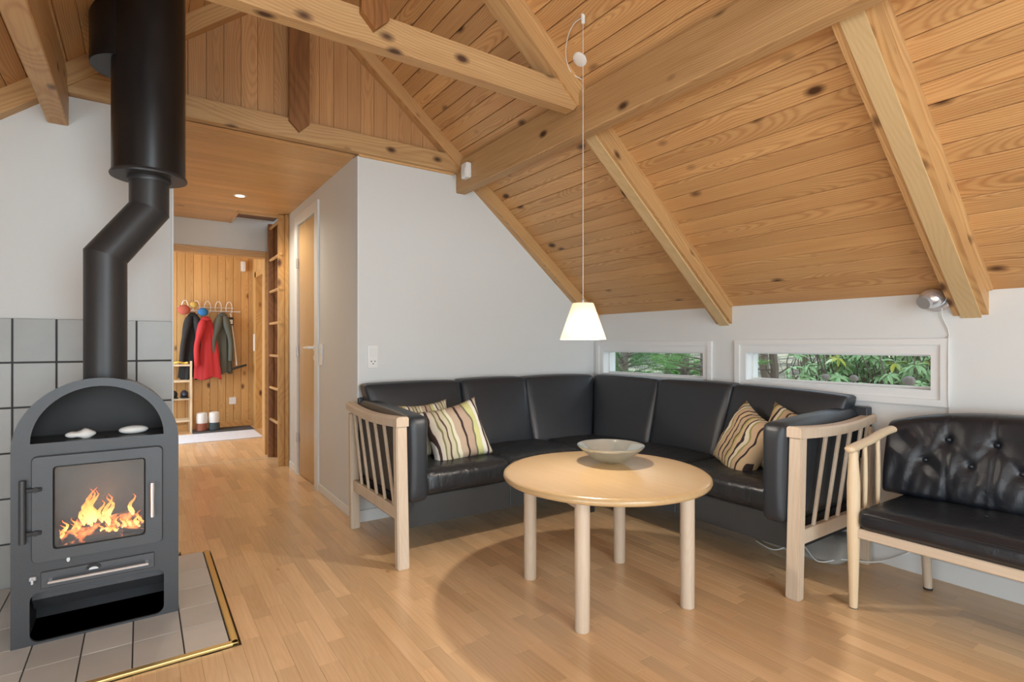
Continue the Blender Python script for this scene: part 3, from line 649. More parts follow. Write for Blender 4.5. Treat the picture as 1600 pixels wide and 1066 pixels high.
def rafter(y0, y1, side, label, d=.105, batten=None, mat=M_rafter, x_top=None, x_bot=None, mould=True):
    """rafter under the slope; side +1 right, -1 left"""
    xa = RID; xb = XR if side > 0 else XL; L = abs(xb-xa)/CS
    ax = Vector((side*CS, 0, -SN)); nz = Vector((-side*SN, 0, -CS)); org = Vector((RID, (y0+y1)/2, ZR))
    yl = nz.cross(ax)
    M = Matrix(((ax.x, yl.x, nz.x, org.x), (ax.y, yl.y, nz.y, org.y), (ax.z, yl.z, nz.z, org.z), (0, 0, 0, 1)))
    h = (y1-y0)/2; t = thing('rafter', label, 'beam', (0, 0, 0)); t.matrix_world = M; t['kind'] = 'structure'
    dd = d*CS; cut = dd*S   # plumb cut at the wall
    P = [(0, 0), (L-.002, 0), (L-.002-dd*(-SN/CS)*0-dd/S*0-dd*(SN/CS)*0, 0)]
    # end cut vertical: moving down the rafter depth shifts the cut back by dd*tan
    tn = SN/CS
    m = MB().hexa([(0, -h, 0), (L, -h, 0), (L, h, 0), (0, h, 0), (0, -h, dd), (L-dd/ tn*0 + dd*0 - dd*(-tn)*0 , -h, dd), (L, h, dd), (0, h, dd)])
    # shear the end so that it is plumb
    for v in m.bm.verts:
        if v.co.x > L/2: v.co.x = L+.012 + v.co.z*(-nz.x*side)*0 + v.co.z*tn*(1 if True else 0)
    link('timber', m.mesh('timber'), mat, t)
    if batten:
        b0, b1 = batten; hb0, hb1 = b0-(y0+y1)/2, b1-(y0+y1)/2
        q0 = sorted((hb0*yl.y, hb1*yl.y)); x0b = 1.42 if side > 0 else 0
        m = MB().hexa([(x0b, q0[0], dd), (L, q0[0], dd), (L, q0[1], dd), (x0b, q0[1], dd), (x0b, q0[0], dd+.009), (L, q0[0], dd+.009), (L, q0[1], dd+.009), (x0b, q0[1], dd+.009)])
        for v in m.bm.verts:
            if v.co.x > 2: v.co.x = L+.006+v.co.z*tn
        link('cover_batten', m.mesh('batten'), M_batten, t)
    if mould:
        # quarter mouldings along both sides of the timber against the boards
        for sg in (-1, 1):
            a, b = sorted((sg*h, sg*(h+.016))); m = MB().hexa([(0, a, 0), (L-.01, a, 0), (L-.01, b, 0), (0, b, 0), (0, a, .018), (L-.01, a, .018), (L-.01, b, .012), (0, b, .012)] if sg > 0 else
                 [(0, a, 0), (L-.01, a, 0), (L-.01, b, 0), (0, b, 0), (0, a, .012), (L-.01, a, .012), (L-.01, b, .018), (0, b, .018)])
            link('moulding', m.mesh('moulding'), mat, t)
    return t
for sd, nm in ((1, 'right'), (-1, 'left')):
    rafter(3.085, 3.15, sd, 'gable rafter on the %s slope' % nm, d=.095 if sd > 0 else .105, mould=False)
    rafter(1.932, 2.040, sd, 'middle rafter on the %s slope' % nm, batten=(1.952, 2.018))
    rafter(.728, .850, sd, 'widest looking rafter on the %s slope nearest the camera' % nm, batten=(.752, .822))
    rafter(-.472, -.35, sd, 'rafter on the %s slope behind the camera' % nm)
    rafter(-1.672, -1.55, sd, 'rear rafter on the %s slope behind the camera' % nm)

# ------------------------------------------------------------------ tiles behind the stove, hearth
tw = structure(MB().box(-1.45, CX0-.006, YG-.006, YG, 0, 1.172).build('trim_tiled_splashback', M_grout), 'grey rectangular wall tiles behind the stove')
tm = MB().box(0, .1405, -.008, 0, 0, .1885, .0025, 2).mesh('tile')
for i in range(11):
    for j in range(6):
        x1 = CX0-.0035-.1467*i
        x1t = min(x1, CX0-.004); z1 = 1.172-.1955*j; z0 = max(z1-.1885, .002)
        if j == 5: me = MB().box(0, x1t-(x1-.1405), -.008, 0, 0, z1-z0, .0025, 2).mesh('tile')
        else: me = tm
        link('tile', me, M_tile, tw, Matrix.Translation((x1-.1405, YG-.006, z0)))
hearth = tag(MB().box(-1.45, .262, 2.128, YG-.016, .0, .006).build('hearth', M_grout), 'low tiled hearth plate under the black stove', 'hearth')
cols = [.258, .122, -.024, -.168, -.312, -.456, -.60, -.744, -.888, -1.03, -1.17, -1.31]; rows = [2.130, 2.312, 2.490, 2.690, 2.890, 3.130]
for i in range(len(cols)-1):
    for j in range(len(rows)-1):
        g = .0022; gr = .0013
        me = MB().box(cols[i+1]+g, cols[i]-g, rows[j]+gr, rows[j+1]-gr, .004, .011, .0012).mesh('tile')
        link('tile', me, M_htile, hearth)
link('brass_edge', MB().box(.260, .284, 2.104, YG-.016, 0, .013, .004, 2).box(-1.45, .284, 2.104, 2.127, 0, .013, .004, 2).mesh('edge'), M_brass, hearth)

# ------------------------------------------------------------------ wood stove
SX0, SX1, SY = -.368, .121, 2.486; SCX = (SX0+SX1)/2; SR = (SX1-SX0)/2; SZC = .692
st = thing('wood_stove', 'grey cast iron wood stove with an arched top and lit fire', 'stove', (SCX, SY+.15, .011)); Z0 = .011
niche = arch(-.318, .072, .712, .712, 26)
fire = rrect(-.270, .030, .325, .645, .012)
store = rrect(-.319, .073, Z0+.008, .192, .028)
outer = arch(SX0, SX1, Z0, SZC, 40)
child('front_plate', MB().plate(outer, [niche, fire, store], t=.010, M=XZ(SY)).mesh('front_plate'), M_iron, st)
DEP = .30
def shell(r0, r1, y0, y1):
    m = MB(); o = arch(SCX-r1, SCX+r1, Z0, SZC, 40); i = arch(SCX-r0, SCX+r0, Z0, SZC, 40)
    ring = lambda P, y: [m.bm.verts.new((p[0], y, p[1])) for p in P]
    A, B, C, D = ring(o, y0), ring(o, y1), ring(i, y0), ring(i, y1); n = len(o)
    for k in range(n):
        j = (k+1) % n
        for P, Q in ((A, B), (B, D), (D, C), (C, A)): m.bm.faces.new((P[k], P[j], Q[j], Q[k]))
    return m
child('body_shell', shell(SR-.020, SR-.008, SY+.010, SY+DEP).mesh('shell', True), M_iron, st)
child('back_plate', MB().plate(arch(SCX-SR+.01, SCX+SR-.01, Z0, SZC, 40), t=.006, M=XZ(SY+DEP)).mesh('back'), M_irond, st)
child('niche_back', MB().plate(arch(SX0+.022, SX1-.022, .70, .700, 26), t=.004, M=XZ(SY+.21)).mesh('nb'), M_irond, st)
child('warming_shelf', MB().box(SX0+.022, SX1-.022, SY+.010, SY+.208, .700, .712).mesh('shelf'), M_iron, st)
child('shelf_slot', MB().box(-.112, -.106, SY+.012, SY+.07, .7122, .7135).mesh('slot'), M_black, st)
# firebox and log store linings
child('firebox', MB().box(-.300, .058, SY+.20, SY+.21, .30, .68).box(-.300, -.292, SY+.011, SY+.20, .30, .68).box(.050, .058, SY+.011, SY+.20, .30, .68).box(-.3, .058, SY+.011, SY+.2, .30, .312).mesh('firebox'), M_irond, st)
child('log_store', MB().box(-.330, .084, SY+.24, SY+.25, Z0, .20).box(-.336, -.330, SY+.011, SY+.24, Z0, .20).box(.084, .090, SY+.011, SY+.24, Z0, .20).box(-.336, .090, SY+.011, SY+.25, .196, .203).mesh('store'), M_irond, st)
child('baffle', MB().hexa([(-.319, SY+.05, .150), (.073, SY+.05, .150), (.073, SY+.10, .10), (-.319, SY+.10, .10), (-.319, SY+.05, .196), (.073, SY+.05, .196), (.073, SY+.11, .196), (-.319, SY+.11, .196)]).mesh('baffle'), M_iron, st)
child('door_seam', MB().plate(rrect(-.3145, .0695, .2965, .6695, .018), [rrect(-.262, .020, .331, .636, .012)], t=-.004, M=XZ(SY)).mesh('seam'), M_black, st)
dr = child('fire_door', MB().plate(rrect(-.311, .066, .300, .666, .016), [rrect(-.256, .014, .337, .630, .012)], t=-.014, M=XZ(SY)).mesh('door'), M_iron, st)
def sub(name, m, mat, par, smooth=False, label=None):
    me = m.mesh(name, smooth); return link(name, me, mat, par, None, None, label)
sub('glass_gasket', MB().plate(rrect(-.2575, .0155, .3355, .6315, .012), [rrect(-.251, .009, .342, .625, .010)], t=-.004, M=XZ(SY-.006)), M_black, dr)
sub('glass', MB().plate(rrect(-.258, .016, .335, .632, .012), t=.003, M=XZ(SY-.010)), M_stoveglass, dr)
sub('handle', MB().tube([(.035, SY-.014, .536), (.035, SY-.040, .530), (.035, SY-.042, .470), (.035, SY-.040, .412), (.035, SY-.014, .406)], [.005, .0075, .0065, .0075, .005], 10), M_chrome, dr, True, 'chrome door handle')
for z in (.548, .398): sub('hinge', MB().box(-.326, -.285, SY-.022, SY-.014, z, z+.014, .002).tube([(-.300, SY-.026, z+.007), (-.300, SY-.012, z+.007)], .009, 10), M_irond, dr)
child('hinge_bar', MB().tube([(-.336, SY-.012, .372), (-.336, SY-.012, .590)], .010, 12).mesh('bar', True), M_iron, st)
ad = child('ash_drawer', MB().box(-.289, .042, SY-.008, SY, .204, .262, .002).mesh('ash'), M_iron, st)
sub('handle', MB().tube([(-.262, SY-.008, .232), (-.262, SY-.032, .230), (.018, SY-.032, .230), (.018, SY-.008, .232)], .0055, 10), M_chrome, ad, True, 'chrome drawer rail')
sub('air_vent', MB().plate([(-.142+.022*math.cos(t), .246+.016*math.sin(t)) for t in [PI*i/12 for i in range(13)]], [], t=-.004, M=XZ(SY-.008)), M_black, ad)
sub('vent_cap', MB().plate([(-.142+.014*math.cos(t), .243+.009*math.sin(t)) for t in [PI*i/12 for i in range(13)]], [], t=-.004, M=XZ(SY-.012)), M_steel, ad)
child('damper_knob', MB().tube([(-.214, SY-.002, .292), (-.214, SY-.008, .292)], .005, 10, sq=(1.8, 1)).mesh('k'), M_steel, st)
child('latch', MB().box(-.320, -.300, SY-.010, SY, .236, .252, .003).box(-.314, -.306, SY-.020, SY-.008, .228, .248, .002).mesh('latch'), M_steel, st)
# logs, flames
for q, (a, b, r) in enumerate((((-.25, .10, .335), (.00, .12, .345), .022), ((-.24, .06, .350), (-.02, .09, .400), .020), ((-.20, .13, .385), (.02, .07, .350), .018), ((-.22, .05, .335), (-.06, .04, .338), .018))):
    m = MB().tube([(a[0], SY+a[1], a[2]), ((a[0]+b[0])/2, SY+(a[1]+b[1])/2+.005, (a[2]+b[2])/2), (b[0], SY+b[1], b[2])], [r, r*1.1, r*.9], 10)
    lg = tag(m.build('firewood_log', M_ember, None, True), ['split log glowing at the back of the fire', 'glowing log leaning across the fire', 'upper burning log crossing the others', 'short ember log at the front of the fire'][q], 'log', 'burning logs in the stove')
rf = random.Random(11)
fl = thing('fire', 'orange and yellow flames over the logs in the stove', 'fire', (-.12, SY+.08, .34))
for i in range(48):
    x = -.240+.245*(i+.5)/48+rf.uniform(-.010, .010); h = rf.uniform(.025, .055)
    if i in (15, 17): h = .140
    if i in (14, 16, 27): h = .120
    if i in (13, 19, 24, 29, 40): h = .085
    r_ = h*.060+.0028; yy = SY+rf.uniform(.03, .10); z0 = .342+rf.uniform(0, .02)+(.035 if h > .08 else 0); ph = rf.uniform(0, 6); prof = (.3, .9, 1, .8, .62, .38, .2, .05)
    P = [(x+r_*(.5+.5*k/3)*math.sin(ph+k*1.1), yy+.5*r_*math.cos(ph+k), z0+h*k/7) for k in range(8)]
    child('flame', MB().tube(P, [r_*p for p in prof], 8).mesh('flame', True), M_flame, fl)
L = bpy.data.lights.new('fire_glow', 'POINT'); L.energy = 1.3; L.color = (1, .45, .15); L.shadow_soft_size = .04
o = bpy.data.objects.new('fire_glow', L); col.objects.link(o); o.location = (-.12, SY+.07, .45)
# stones on the shelf
def pebble(c, s, label, f=None, rot=0):
    m = MB().ball((0, 0, 0), 1, s, 20, f); o = m.build('white_stone', M_stone, None, True); o.location = c; o.rotation_euler = (0, 0, rot)
    tag(o, label, 'stone', 'white stones on the stove shelf')
pebble((-.184, SY+.060, .727), (.046, .024, .0150), 'knobbly white stone on the left of the stove shelf', lambda q: Vector((q.x, q.y, q.z*(1+.5*math.exp(-((q.x-.35)/.3)**2)-.35*math.exp(-((q.x+.2)/.25)**2)))), .1)
pebble((-.024, SY+.075, .728), (.048, .026, .0160), 'smooth oval white stone on the right of the stove shelf', None, .05)

# flue
fx, fy, gx, gy = -.115, 2.650, .028, 2.685
flue = thing('flue_pipe', 'black stove pipe with an offset bend rising to the roof', 'flue', (fx, fy, .93)); R_ = .0702
p0, p1, p2, p3 = Vector((fx, fy, .922)), Vector((fx, fy, 1.405)), Vector((gx, gy, 1.615)), Vector((gx, gy, 1.76))
pts = [p0, p1, p2, p3]
def seg_tube(i):
    # build whole sweep then keep segment i: rings share mitres
    m = MB(); P = pts
    def ringat(k):
        d0 = (P[k]-P[k-1]).normalized() if k > 0 else None; d1 = (P[k+1]-P[k]).normalized() if k < 3 else None
        d = (d0+d1).normalized() if d0 and d1 else (d0 or d1); dd = (P[i+1]-P[i]).normalized(); out = []
        a = Vector((0, 1, 0)); a = (a-dd*a.dot(dd)).normalized(); b = dd.cross(a)
        for t in range(40):
            q = a*math.cos(2*PI*t/40)*R_+b*math.sin(2*PI*t/40)*R_
            q = q-dd*(q.dot(d)/dd.dot(d)); out.append(m.bm.verts.new(P[k]+q))
        return out
    A, B = ringat(i), ringat(i+1)
    for t in range(40): m.bm.faces.new((A[t], A[(t+1) % 40], B[(t+1) % 40], B[t]))
    return m
for i, nm in enumerate(('lower_pipe', 'bend_pipe', 'upper_pipe')): child(nm, seg_tube(i).mesh(nm, True), M_flue, flue)
child('joint_ring', MB().lathe([(R_+.004, 1.725), (R_+.007, 1.735), (R_+.004, 1.75)], 40, (gx, gy, 0)).mesh('ring', True), M_flue, flue)
child('insulated_pipe', MB().lathe([(.02, 1.752), (.128, 1.752), (.1285, 1.758), (.1285, zc(gx)+.05)], 56, (gx, gy, 0)).mesh('ins', True), M_flued, flue)
child('end_collar', MB().lathe([(.1, 1.744), (.134, 1.744), (.136, 1.750), (.131, 1.760), (.1, 1.760)], 56, (gx, gy, 0)).mesh('collar', True), M_flue, flue)
child('roof_collar', MB().lathe([(.1, 2.20), (.150, 2.20), (.152, 2.21), (.152, 2.50)], 48, (gx-.05, gy+.07, 0)).mesh('rc', True), M_flued, flue)

# ------------------------------------------------------------------ doors in the corridor
d1 = thing('door_1', 'beech veneer door with white frame and white lever handle in the corridor wall', 'door', (CX1, DY0, 0)); d1['kind'] = 'structure'
child('door_leaf', MB().box(CX1+.002, CX1+.040, DY0+.02, DY1-.02, .008, DZ-.02, .002).mesh('leaf'), M_doorleaf, d1)
child('door_frame', MB().plate([(DY0-.075, 0), (DY0+.018, 0), (DY0+.018, DZ-.015), (DY1-.018, DZ-.015), (DY1-.018, 0), (DY1+.065, 0), (DY1+.065, DZ+.06), (DY0-.075, DZ+.06)], t=-.014, M=YZ(CX1)).mesh('frame'), M_white, d1)
hd = child('handle', MB().tube([(CX1-.002, DY0+.045, 1.035), (CX1-.045, DY0+.045, 1.035), (CX1-.050, DY0+.06, 1.035), (CX1-.050, DY0+.165, 1.032)], [.010, .010, .010, .008], 10).mesh('handle', True), M_plastic, d1)
child('rosette', MB().tube([(CX1+.002, DY0+.045, 1.035), (CX1-.008, DY0+.045, 1.035)], .024, 20).tube([(CX1+.002, DY0+.045, .96), (CX1-.008, DY0+.045, .96)], .018, 20).mesh('rosette', True), M_plastic, d1)
for z in (1.72, 1.0, .30): child('hinge', MB().box(CX1-.020, CX1-.002, DY1-.03, DY1-.008, z-.04, z+.04, .003).mesh('hinge'), M_steel, d1)

# ladder on the corridor wall
ld = thing('wall_ladder', 'upright wooden ladder fixed to the corridor wall beyond the door', 'ladder', (1.01, 5.25, 0))
for y0 in (4.985, 5.43): child('stile', MB().box(.978, 1.030, y0, y0+.034, 0, 2.186, .003).box(1.030, 1.058, y0-.03, y0+.05, 0, 2.186, .002).mesh('stile'), M_hall if y0 < 5.2 else M_dark, ld)
for i in range(7): child('rung', MB().tube([(.998, 4.972, .36+i*.297), (.998, 5.475, .36+i*.297)], .013, 10).mesh('rung', True), M_hall, ld)

# downlight, sensors, sockets
dl = thing('recessed_downlight', 'small round lit downlight in the corridor ceiling', 'lamp', (.619, 4.543, ZH))
child('trim_ring', MB().lathe([(.030, -.003), (.042, -.004), (.045, 0), (.030, .004)], 32, (.619, 4.543, ZH), False).mesh('ring', True), M_plastic, dl)
child('lens', MB().lathe([(.001, -.0015), (.031, -.0015), (.031, .0)], 32, (.619, 4.543, ZH), False).mesh('lens'), M_lampglow, dl)
L = bpy.data.lights.new('downlight', 'SPOT'); L.energy = 20; L.color = (1, .87, .68); L.spot_size = 2.7; L.spot_blend = .6; L.shadow_soft_size = .03
o = bpy.data.objects.new('downlight', L); col.objects.link(o); o.location = (.619, 4.543, ZH-.02)
sn = thing('motion_sensor', 'white alarm sensor mounted on the purlin end', 'sensor', (1.72, 2.98, 2.16))
child('housing', MB().box(1.680, 1.72, 2.940, 3.012, 2.112, 2.210, .012, 3).mesh('h', True), M_plastic, sn)
child('lens', MB().box(1.676, 1.69, 2.950, 3.002, 2.122, 2.172, .004, 2).mesh('l', True), M_white, sn)
sn = thing('cloakroom_sensor', 'small white sensor high on the pine cloakroom wall', 'sensor', (1.087, CY-.02, 2.07))
child('housing', MB().box(1.06, 1.115, CY-.05, CY-.002, 2.0, 2.13, .012, 2).mesh('h', True), M_plastic, sn)
def socket(name, label, cx, z, y, w, h, ns=1, axis='Y'):
    t = thing(name, label, 'socket' if 'socket' in name else 'switch', (cx, y, z))
    if axis == 'Y':
        child('cover_plate', MB().box(cx-w/2, cx+w/2, y-.010, y, z-h/2, z+h/2, .003, 2).mesh('p'), M_plastic, t)
        if ns: child('rocker', MB().box(cx-w*.32, cx+w*.32, y-.013, y-.009, z+h*.02, z+h*.36, .001).mesh('r'), M_white, t)
        for dx, dz in ((-.011, -.028), (.011, -.028), (0, -.043)) if ns else ():
            child('pin_hole', MB().tube([(cx+dx, y-.0125, z+dz), (cx+dx, y-.009, z+dz)], .0035, 8).mesh('ph'), M_black, t)
    else:
        child('cover_plate', MB().box(y-.010, y, cx-w/2, cx+w/2, z-h/2, z+h/2, .003, 2).mesh('p'), M_plastic, t)
        child('rocker', MB().box(y-.013, y-.009, cx-w*.3, cx+w*.3, z-.015, z+.03, .001).mesh('r'), M_white, t)
socket('wall_socket', 'white switch and socket plate on the gable wall left of the sofa', 1.150, .985, YG, .062, .136)
t_ = thing('wall_socket', 'small white socket low on the pine cloakroom wall', 'socket', (.97, CY, .33))
child('cover_plate', MB().box(.925, 1.005, CY-.012, CY, .29, .38, .003).mesh('p'), M_plastic, t_)
t_ = thing('light_switch', 'white light switch beside the beech door', 'switch', (CX1, 3.93, .98))
child('cover_plate', MB().box(CX1-.010, CX1, 3.895, 3.960, .91, 1.06, .003).mesh('p'), M_plastic, t_)
child('rocker', MB().box(CX1-.014, CX1-.009, 3.91, 3.945, .99, 1.03, .001).mesh('r'), M_white, t_)
t_ = thing('light_switch', 'white switch on the cloakroom doorway side wall', 'switch', (CXR, 7.57, 1.05))
child('cover_plate', MB().box(CXR-.012, CXR, 7.53, 7.60, .97, 1.19, .003).mesh('p'), M_plastic, t_)

# ------------------------------------------------------------------ corner sofa
so = thing('corner_sofa', 'black leather corner sofa with pale slatted wooden arm frames', 'sofa', (2.0, 2.7, 0))
def arm(mp, sb, slats, mat):
    """arm frame in a local (s,h) plane: s from front to back; mp(s, w, z) -> world; w = across (outside negative)"""
    H = lambda a: [mp(*q) for q in a]
    # front leg, leaning back, slightly thinner at the foot
    for (s0, s1, z0, z1, ds) in ((-.020, .022, 0, .672, .028),):
        child('front_leg', MB().hexa(H([(s0, -.029, z0), (s1, -.029, z0), (s1, .029, z0), (s0, .029, z0), (s0+ds, -.027, z1), (s1+ds+.006, -.027, z1), (s1+ds+.006, .027, z1), (s0+ds, .027, z1)]), .005, 2).mesh('leg', True), mat, so)
    child('rear_leg', MB().hexa(H([(sb-.02, -.026, 0), (sb+.02, -.026, 0), (sb+.02, .026, 0), (sb-.02, .026, 0), (sb+.01, -.024, .66), (sb+.045, -.024, .66), (sb+.045, .024, .66), (sb+.01, .024, .66)]), .004, 2).mesh('leg', True), mat, so)
    child('lower_rail', MB().hexa(H([(.015, -.013, .218), (sb-.012, -.013, .218), (sb-.012, .013, .218), (.015, .013, .218), (.02, -.013, .279), (sb-.004, -.013, .279), (sb-.004, .013, .279), (.02, .013, .279)]), .003).mesh('rail'), mat, so)
    # curved top rail
    m = MB(); N = 14; rings = []
    for i in range(N+1):
        t = i/N; s = -.002+t*(sb+.075); w = -.014*math.sin(PI*t)-.0; z1 = .716-.016*math.sin(PI*t)+.004*t; h = .046-.008*t; hw = .031-.004*t
        sec = [(-hw, z1-h), (hw, z1-h), (hw, z1-.008), (hw-.008, z1), (-hw+.008, z1), (-hw, z1-.008)]
        rings.append([m.bm.verts.new(mp(s, w+a, b)) for a, b in sec])
    for i in range(N):
        for k in range(6): j = (k+1) % 6; m.bm.faces.new((rings[i][k], rings[i][j], rings[i+1][j], rings[i+1][k]))
    m.bm.faces.new(rings[0]); m.bm.faces.new(rings[-1][::-1]); child('arm_rail', m.mesh('rail', True), mat, so)
    for a, b in slats:
        child('slat', MB().hexa(H([(a-.0095, -.006, .274), (a+.0095, -.006, .274), (a+.0095, .006, .274), (a-.0095, .006, .274), (b-.011, -.018, .682), (b+.011, -.018, .682), (b+.011, -.006, .682), (b-.011, -.006, .682)]), .002).mesh('slat'), mat, so)
arm(lambda s, w, z: (1.015+w, 2.381+s, z), .690, [(.100, .215), (.218, .345), (.335, .465), (.455, .580), (.565, .665)], M_pale)
arm(lambda s, w, z: (2.237+s, 1.175+w, z), .645, [(.157, .250), (.270, .375), (.374, .480), (.487, .590), (.575, .655)], M_pale)
CU = lambda nm, pts, mat=M_leather, r=.024, puff=.010, wr=0, seed=0, n=12: child(nm, cushion(pts, r, puff, n, wr, seed), mat, so)
CU('arm_cushion', [(1.046, 2.372, .300), (1.150, 2.372, .300), (1.150, 3.08, .300), (1.046, 3.08, .300), (1.046, 2.375, .712), (1.152, 2.375, .712), (1.152, 3.10, .735), (1.046, 3.10, .735)], r=.030, puff=.008)
CU('arm_cushion', [(2.215, 1.207, .300), (2.93, 1.207, .300), (2.93, 1.310, .300), (2.215, 1.310, .300), (2.215, 1.205, .722), (2.95, 1.205, .745), (2.95, 1.310, .745), (2.215, 1.310, .722)], r=.030, puff=.008)
# seats
CU('seat_cushion', blk(1.155, 1.690, 2.450, 3.05, .292, .428), M_leather_seat, .045, .012, .004, 1, 18)
CU('seat_cushion', blk(1.692, 2.225, 2.450, 3.05, .292, .425), M_leather_seat, .045, .012, .004, 2, 18)
CU('corner_seat', blk(2.228, 2.88, 2.40, 3.06, .292, .420), M_leather_seat, .045, .010, .003, 3, 14)
CU('seat_cushion', blk(2.320, 2.88, 1.862, 2.398, .292, .422), M_leather_seat, .045, .012, .004, 4, 18)
CU('seat_cushion', blk(2.320, 2.88, 1.314, 1.860, .292, .422), M_leather_seat, .045, .012, .004, 5, 18)
# backs
def bk(xa, xb, ya, yb, xat, xbt, yat, ybt, zt, z0=.395):
    return [(xa, ya, z0), (xb, ya, z0), (xb, yb, z0), (xa, yb, z0), (xat, yat, zt), (xbt, yat, zt), (xbt, ybt, zt), (xat, ybt, zt)]
PB = (.004, .018, .008)
CU('back_cushion', bk(1.156, 1.655, 2.86, 3.06, 1.052, 1.680, 3.01, 3.128, .828), puff=PB)
CU('back_cushion', bk(1.658, 2.150, 2.85, 3.06, 1.684, 2.186, 3.00, 3.128, .834), puff=PB)
CU('corner_back_cushion', [(2.154, 2.85, .395), (2.585, 2.765, .395), (2.86, 3.06, .395), (2.15, 3.06, .395), (2.190, 3.00, .832), (2.806, 2.985, .826), (2.90, 3.128, .826), (2.19, 3.128, .832)], puff=.012)
CU('corner_back_cushion', [(2.70, 2.372, .395), (2.86, 2.372, .395), (2.88, 3.0, .395), (2.590, 2.765, .395), (2.825, 2.396, .826), (2.945, 2.396, .826), (2.945, 3.10, .826), (2.812, 2.992, .826)], puff=.010)
def bkr(y0, y1, y0t, y1t, zt, zt1=None):
    return [(2.70, y0, .395), (2.88, y0, .395), (2.88, y1, .395), (2.70, y1, .395), (2.825, y0t, zt), (2.945, y0t, zt), (2.945, y1t, zt1 or zt), (2.825, y1t, zt1 or zt)]
PR = (.018, .004, .008)
CU('back_cushion', bkr(1.880, 2.368, 1.842, 2.392, .828), puff=PR)
CU('back_cushion', bkr(1.315, 1.876, 1.222, 1.838, .806, .828), puff=PR)
# skirt panels and back frame
child('skirt_panel', MB().box(1.05, 1.69, 2.470, 2.486, .150, .300, .003).mesh('s'), M_skirt, so)
child('skirt_panel', MB().box(1.692, 2.345, 2.470, 2.486, .150, .300, .003).mesh('s'), M_skirt, so)
child('skirt_panel', MB().box(2.340, 2.356, 1.862, 2.470, .160, .300, .003).mesh('s'), M_skirt, so)
child('skirt_panel', MB().box(2.340, 2.356, 1.21, 1.860, .160, .300, .003).mesh('s'), M_skirt, so)
child('seat_base', MB().box(1.06, 2.90, 2.488, 3.09, .17, .292).box(2.358, 2.90, 1.215, 2.487, .17, .292).mesh('b'), M_blackfab, so)
child('back_frame', MB().box(1.048, 2.94, 3.095, 3.130, .17, .745, .008, 2).box(2.885, 2.935, 1.16, 3.095, .17, .755, .008, 2).mesh('bf'), M_leather, so)
child('support_foot', MB().box(2.30, 2.36, 2.50, 2.56, 0, .17, .003).box(2.78, 2.84, 3.0, 3.06, 0, .17, .003).mesh('f'), M_black, so)

# pillows
def pillow(name, label, mat, w, h, th, M, seed=0, group='striped pillows on the corner sofa', pinch=.12):
    n = 22; bm = bmesh.new(); top = {}; bot = {}
    for i in range(n+1):
        for j in range(n+1):
            u, v = 2*i/n-1, 2*j/n-1
            e = (1-abs(u)**3.2)*(1-abs(v)**3.2); e = max(e, 0)**.55
            k = 1-pinch*(1-abs(u)**2)*abs(v)**2; kk = 1-pinch*(1-abs(v)**2)*abs(u)**2
            x, y = u*w/2*kk, v*h/2*k
            wr = .010*noise.noise(Vector((u*2.3+seed, v*2.3, seed)))+.006*noise.noise(Vector((u*6+seed, v*6, seed)))
            top[i, j] = bm.verts.new((x, y, th/2*e+wr*e)); bot[i, j] = top[i, j] if i in (0, n) or j in (0, n) else bm.verts.new((x, y, -th/2*e+wr*e))
    for i in range(n):
        for j in range(n):
            for T, f in ((top, 1), (bot, 0)):
                q = (T[i, j], T[i+1, j], T[i+1, j+1], T[i, j+1]); bm.faces.new(q if f else q[::-1])
    me = bpy.data.meshes.new(name); bm.to_mesh(me); bm.free()
    for p in me.polygons: p.use_smooth = True
    o = link(name, me, mat); o.matrix_world = M; tag(o, label, 'pillow', group); return o
def frame(c, xdir, up, roll=0):
    x = Vector(xdir).normalized(); u = Vector(up); z = x.cross(u).normalized(); y = z.cross(x)
    return Matrix(((x.x, y.x, z.x, c[0]), (x.y, y.y, z.y, c[1]), (x.z, y.z, z.z, c[2]), (0, 0, 0, 1))) @ Matrix.Rotation(roll, 4, 'Z')
pillow('striped_pillow', 'front striped pillow at the sofa left end, stripes upright', M_str1, .37, .345, .14, frame((1.458, 2.665, .560), (.95, -.10, .0), (0, .40, 1), .20), 1)
pillow('striped_pillow', 'striped pillow behind the front one at the sofa left end', M_str3, .32, .33, .11, frame((1.345, 2.800, .570), (.95, .0, 0), (0, .35, 1), .06), 5)
pillow('striped_pillow', 'warm striped pillow tilted against the sofa right end back', M_str2, .33, .37, .14, frame((2.570, 1.610, .548), (-.38, -.92, 0), (.42, .0, 1), -.34), 9)
pillow('striped_pillow', 'striped pillow half hidden behind the sofa right arm', M_str2, .33, .35, .11, frame((2.640, 1.405, .560), (.10, -.95, 0), (.35, .0, 1), -.30), 14)

# ------------------------------------------------------------------ round table, bowl
TC = (1.624, 1.659); RT = .432
tb = thing('round_coffee_table', 'round beech coffee table on four pale column legs', 'table', (TC[0], TC[1], 0))
child('tabletop', MB().lathe([(.30, .492), (RT-.016, .492), (RT-.004, .497), (RT, .506), (RT-.002, .515), (RT-.010, .521), (RT-.022, .522), (.001, .522)], 96, (TC[0], TC[1], 0)).mesh('top', True, 60), M_beech, tb)
for x, y in ((1.443, 1.944), (1.336, 1.477), (1.910, 1.846), (1.807, 1.372)):
    child('leg', MB().lathe([(.024, 0), (.0275, .004), (.0285, .25), (.0285, .492)], 24, (x+.005, y+.01, 0)).mesh('leg', True), M_pale, tb)
child('apron', MB().hexa([(1.37, 1.50, .464), (1.77, 1.41, .464), (1.775, 1.43, .464), (1.375, 1.52, .464), (1.37, 1.50, .492), (1.77, 1.41, .492), (1.775, 1.43, .492), (1.375, 1.52, .492)]).hexa([(1.345, 1.51, .44), (1.365, 1.505, .44), (1.46, 1.91, .44), (1.44, 1.915, .44), (1.345, 1.51, .492), (1.365, 1.505, .492), (1.46, 1.91, .492), (1.44, 1.915, .492)]).mesh('apron'), M_paleY, tb)
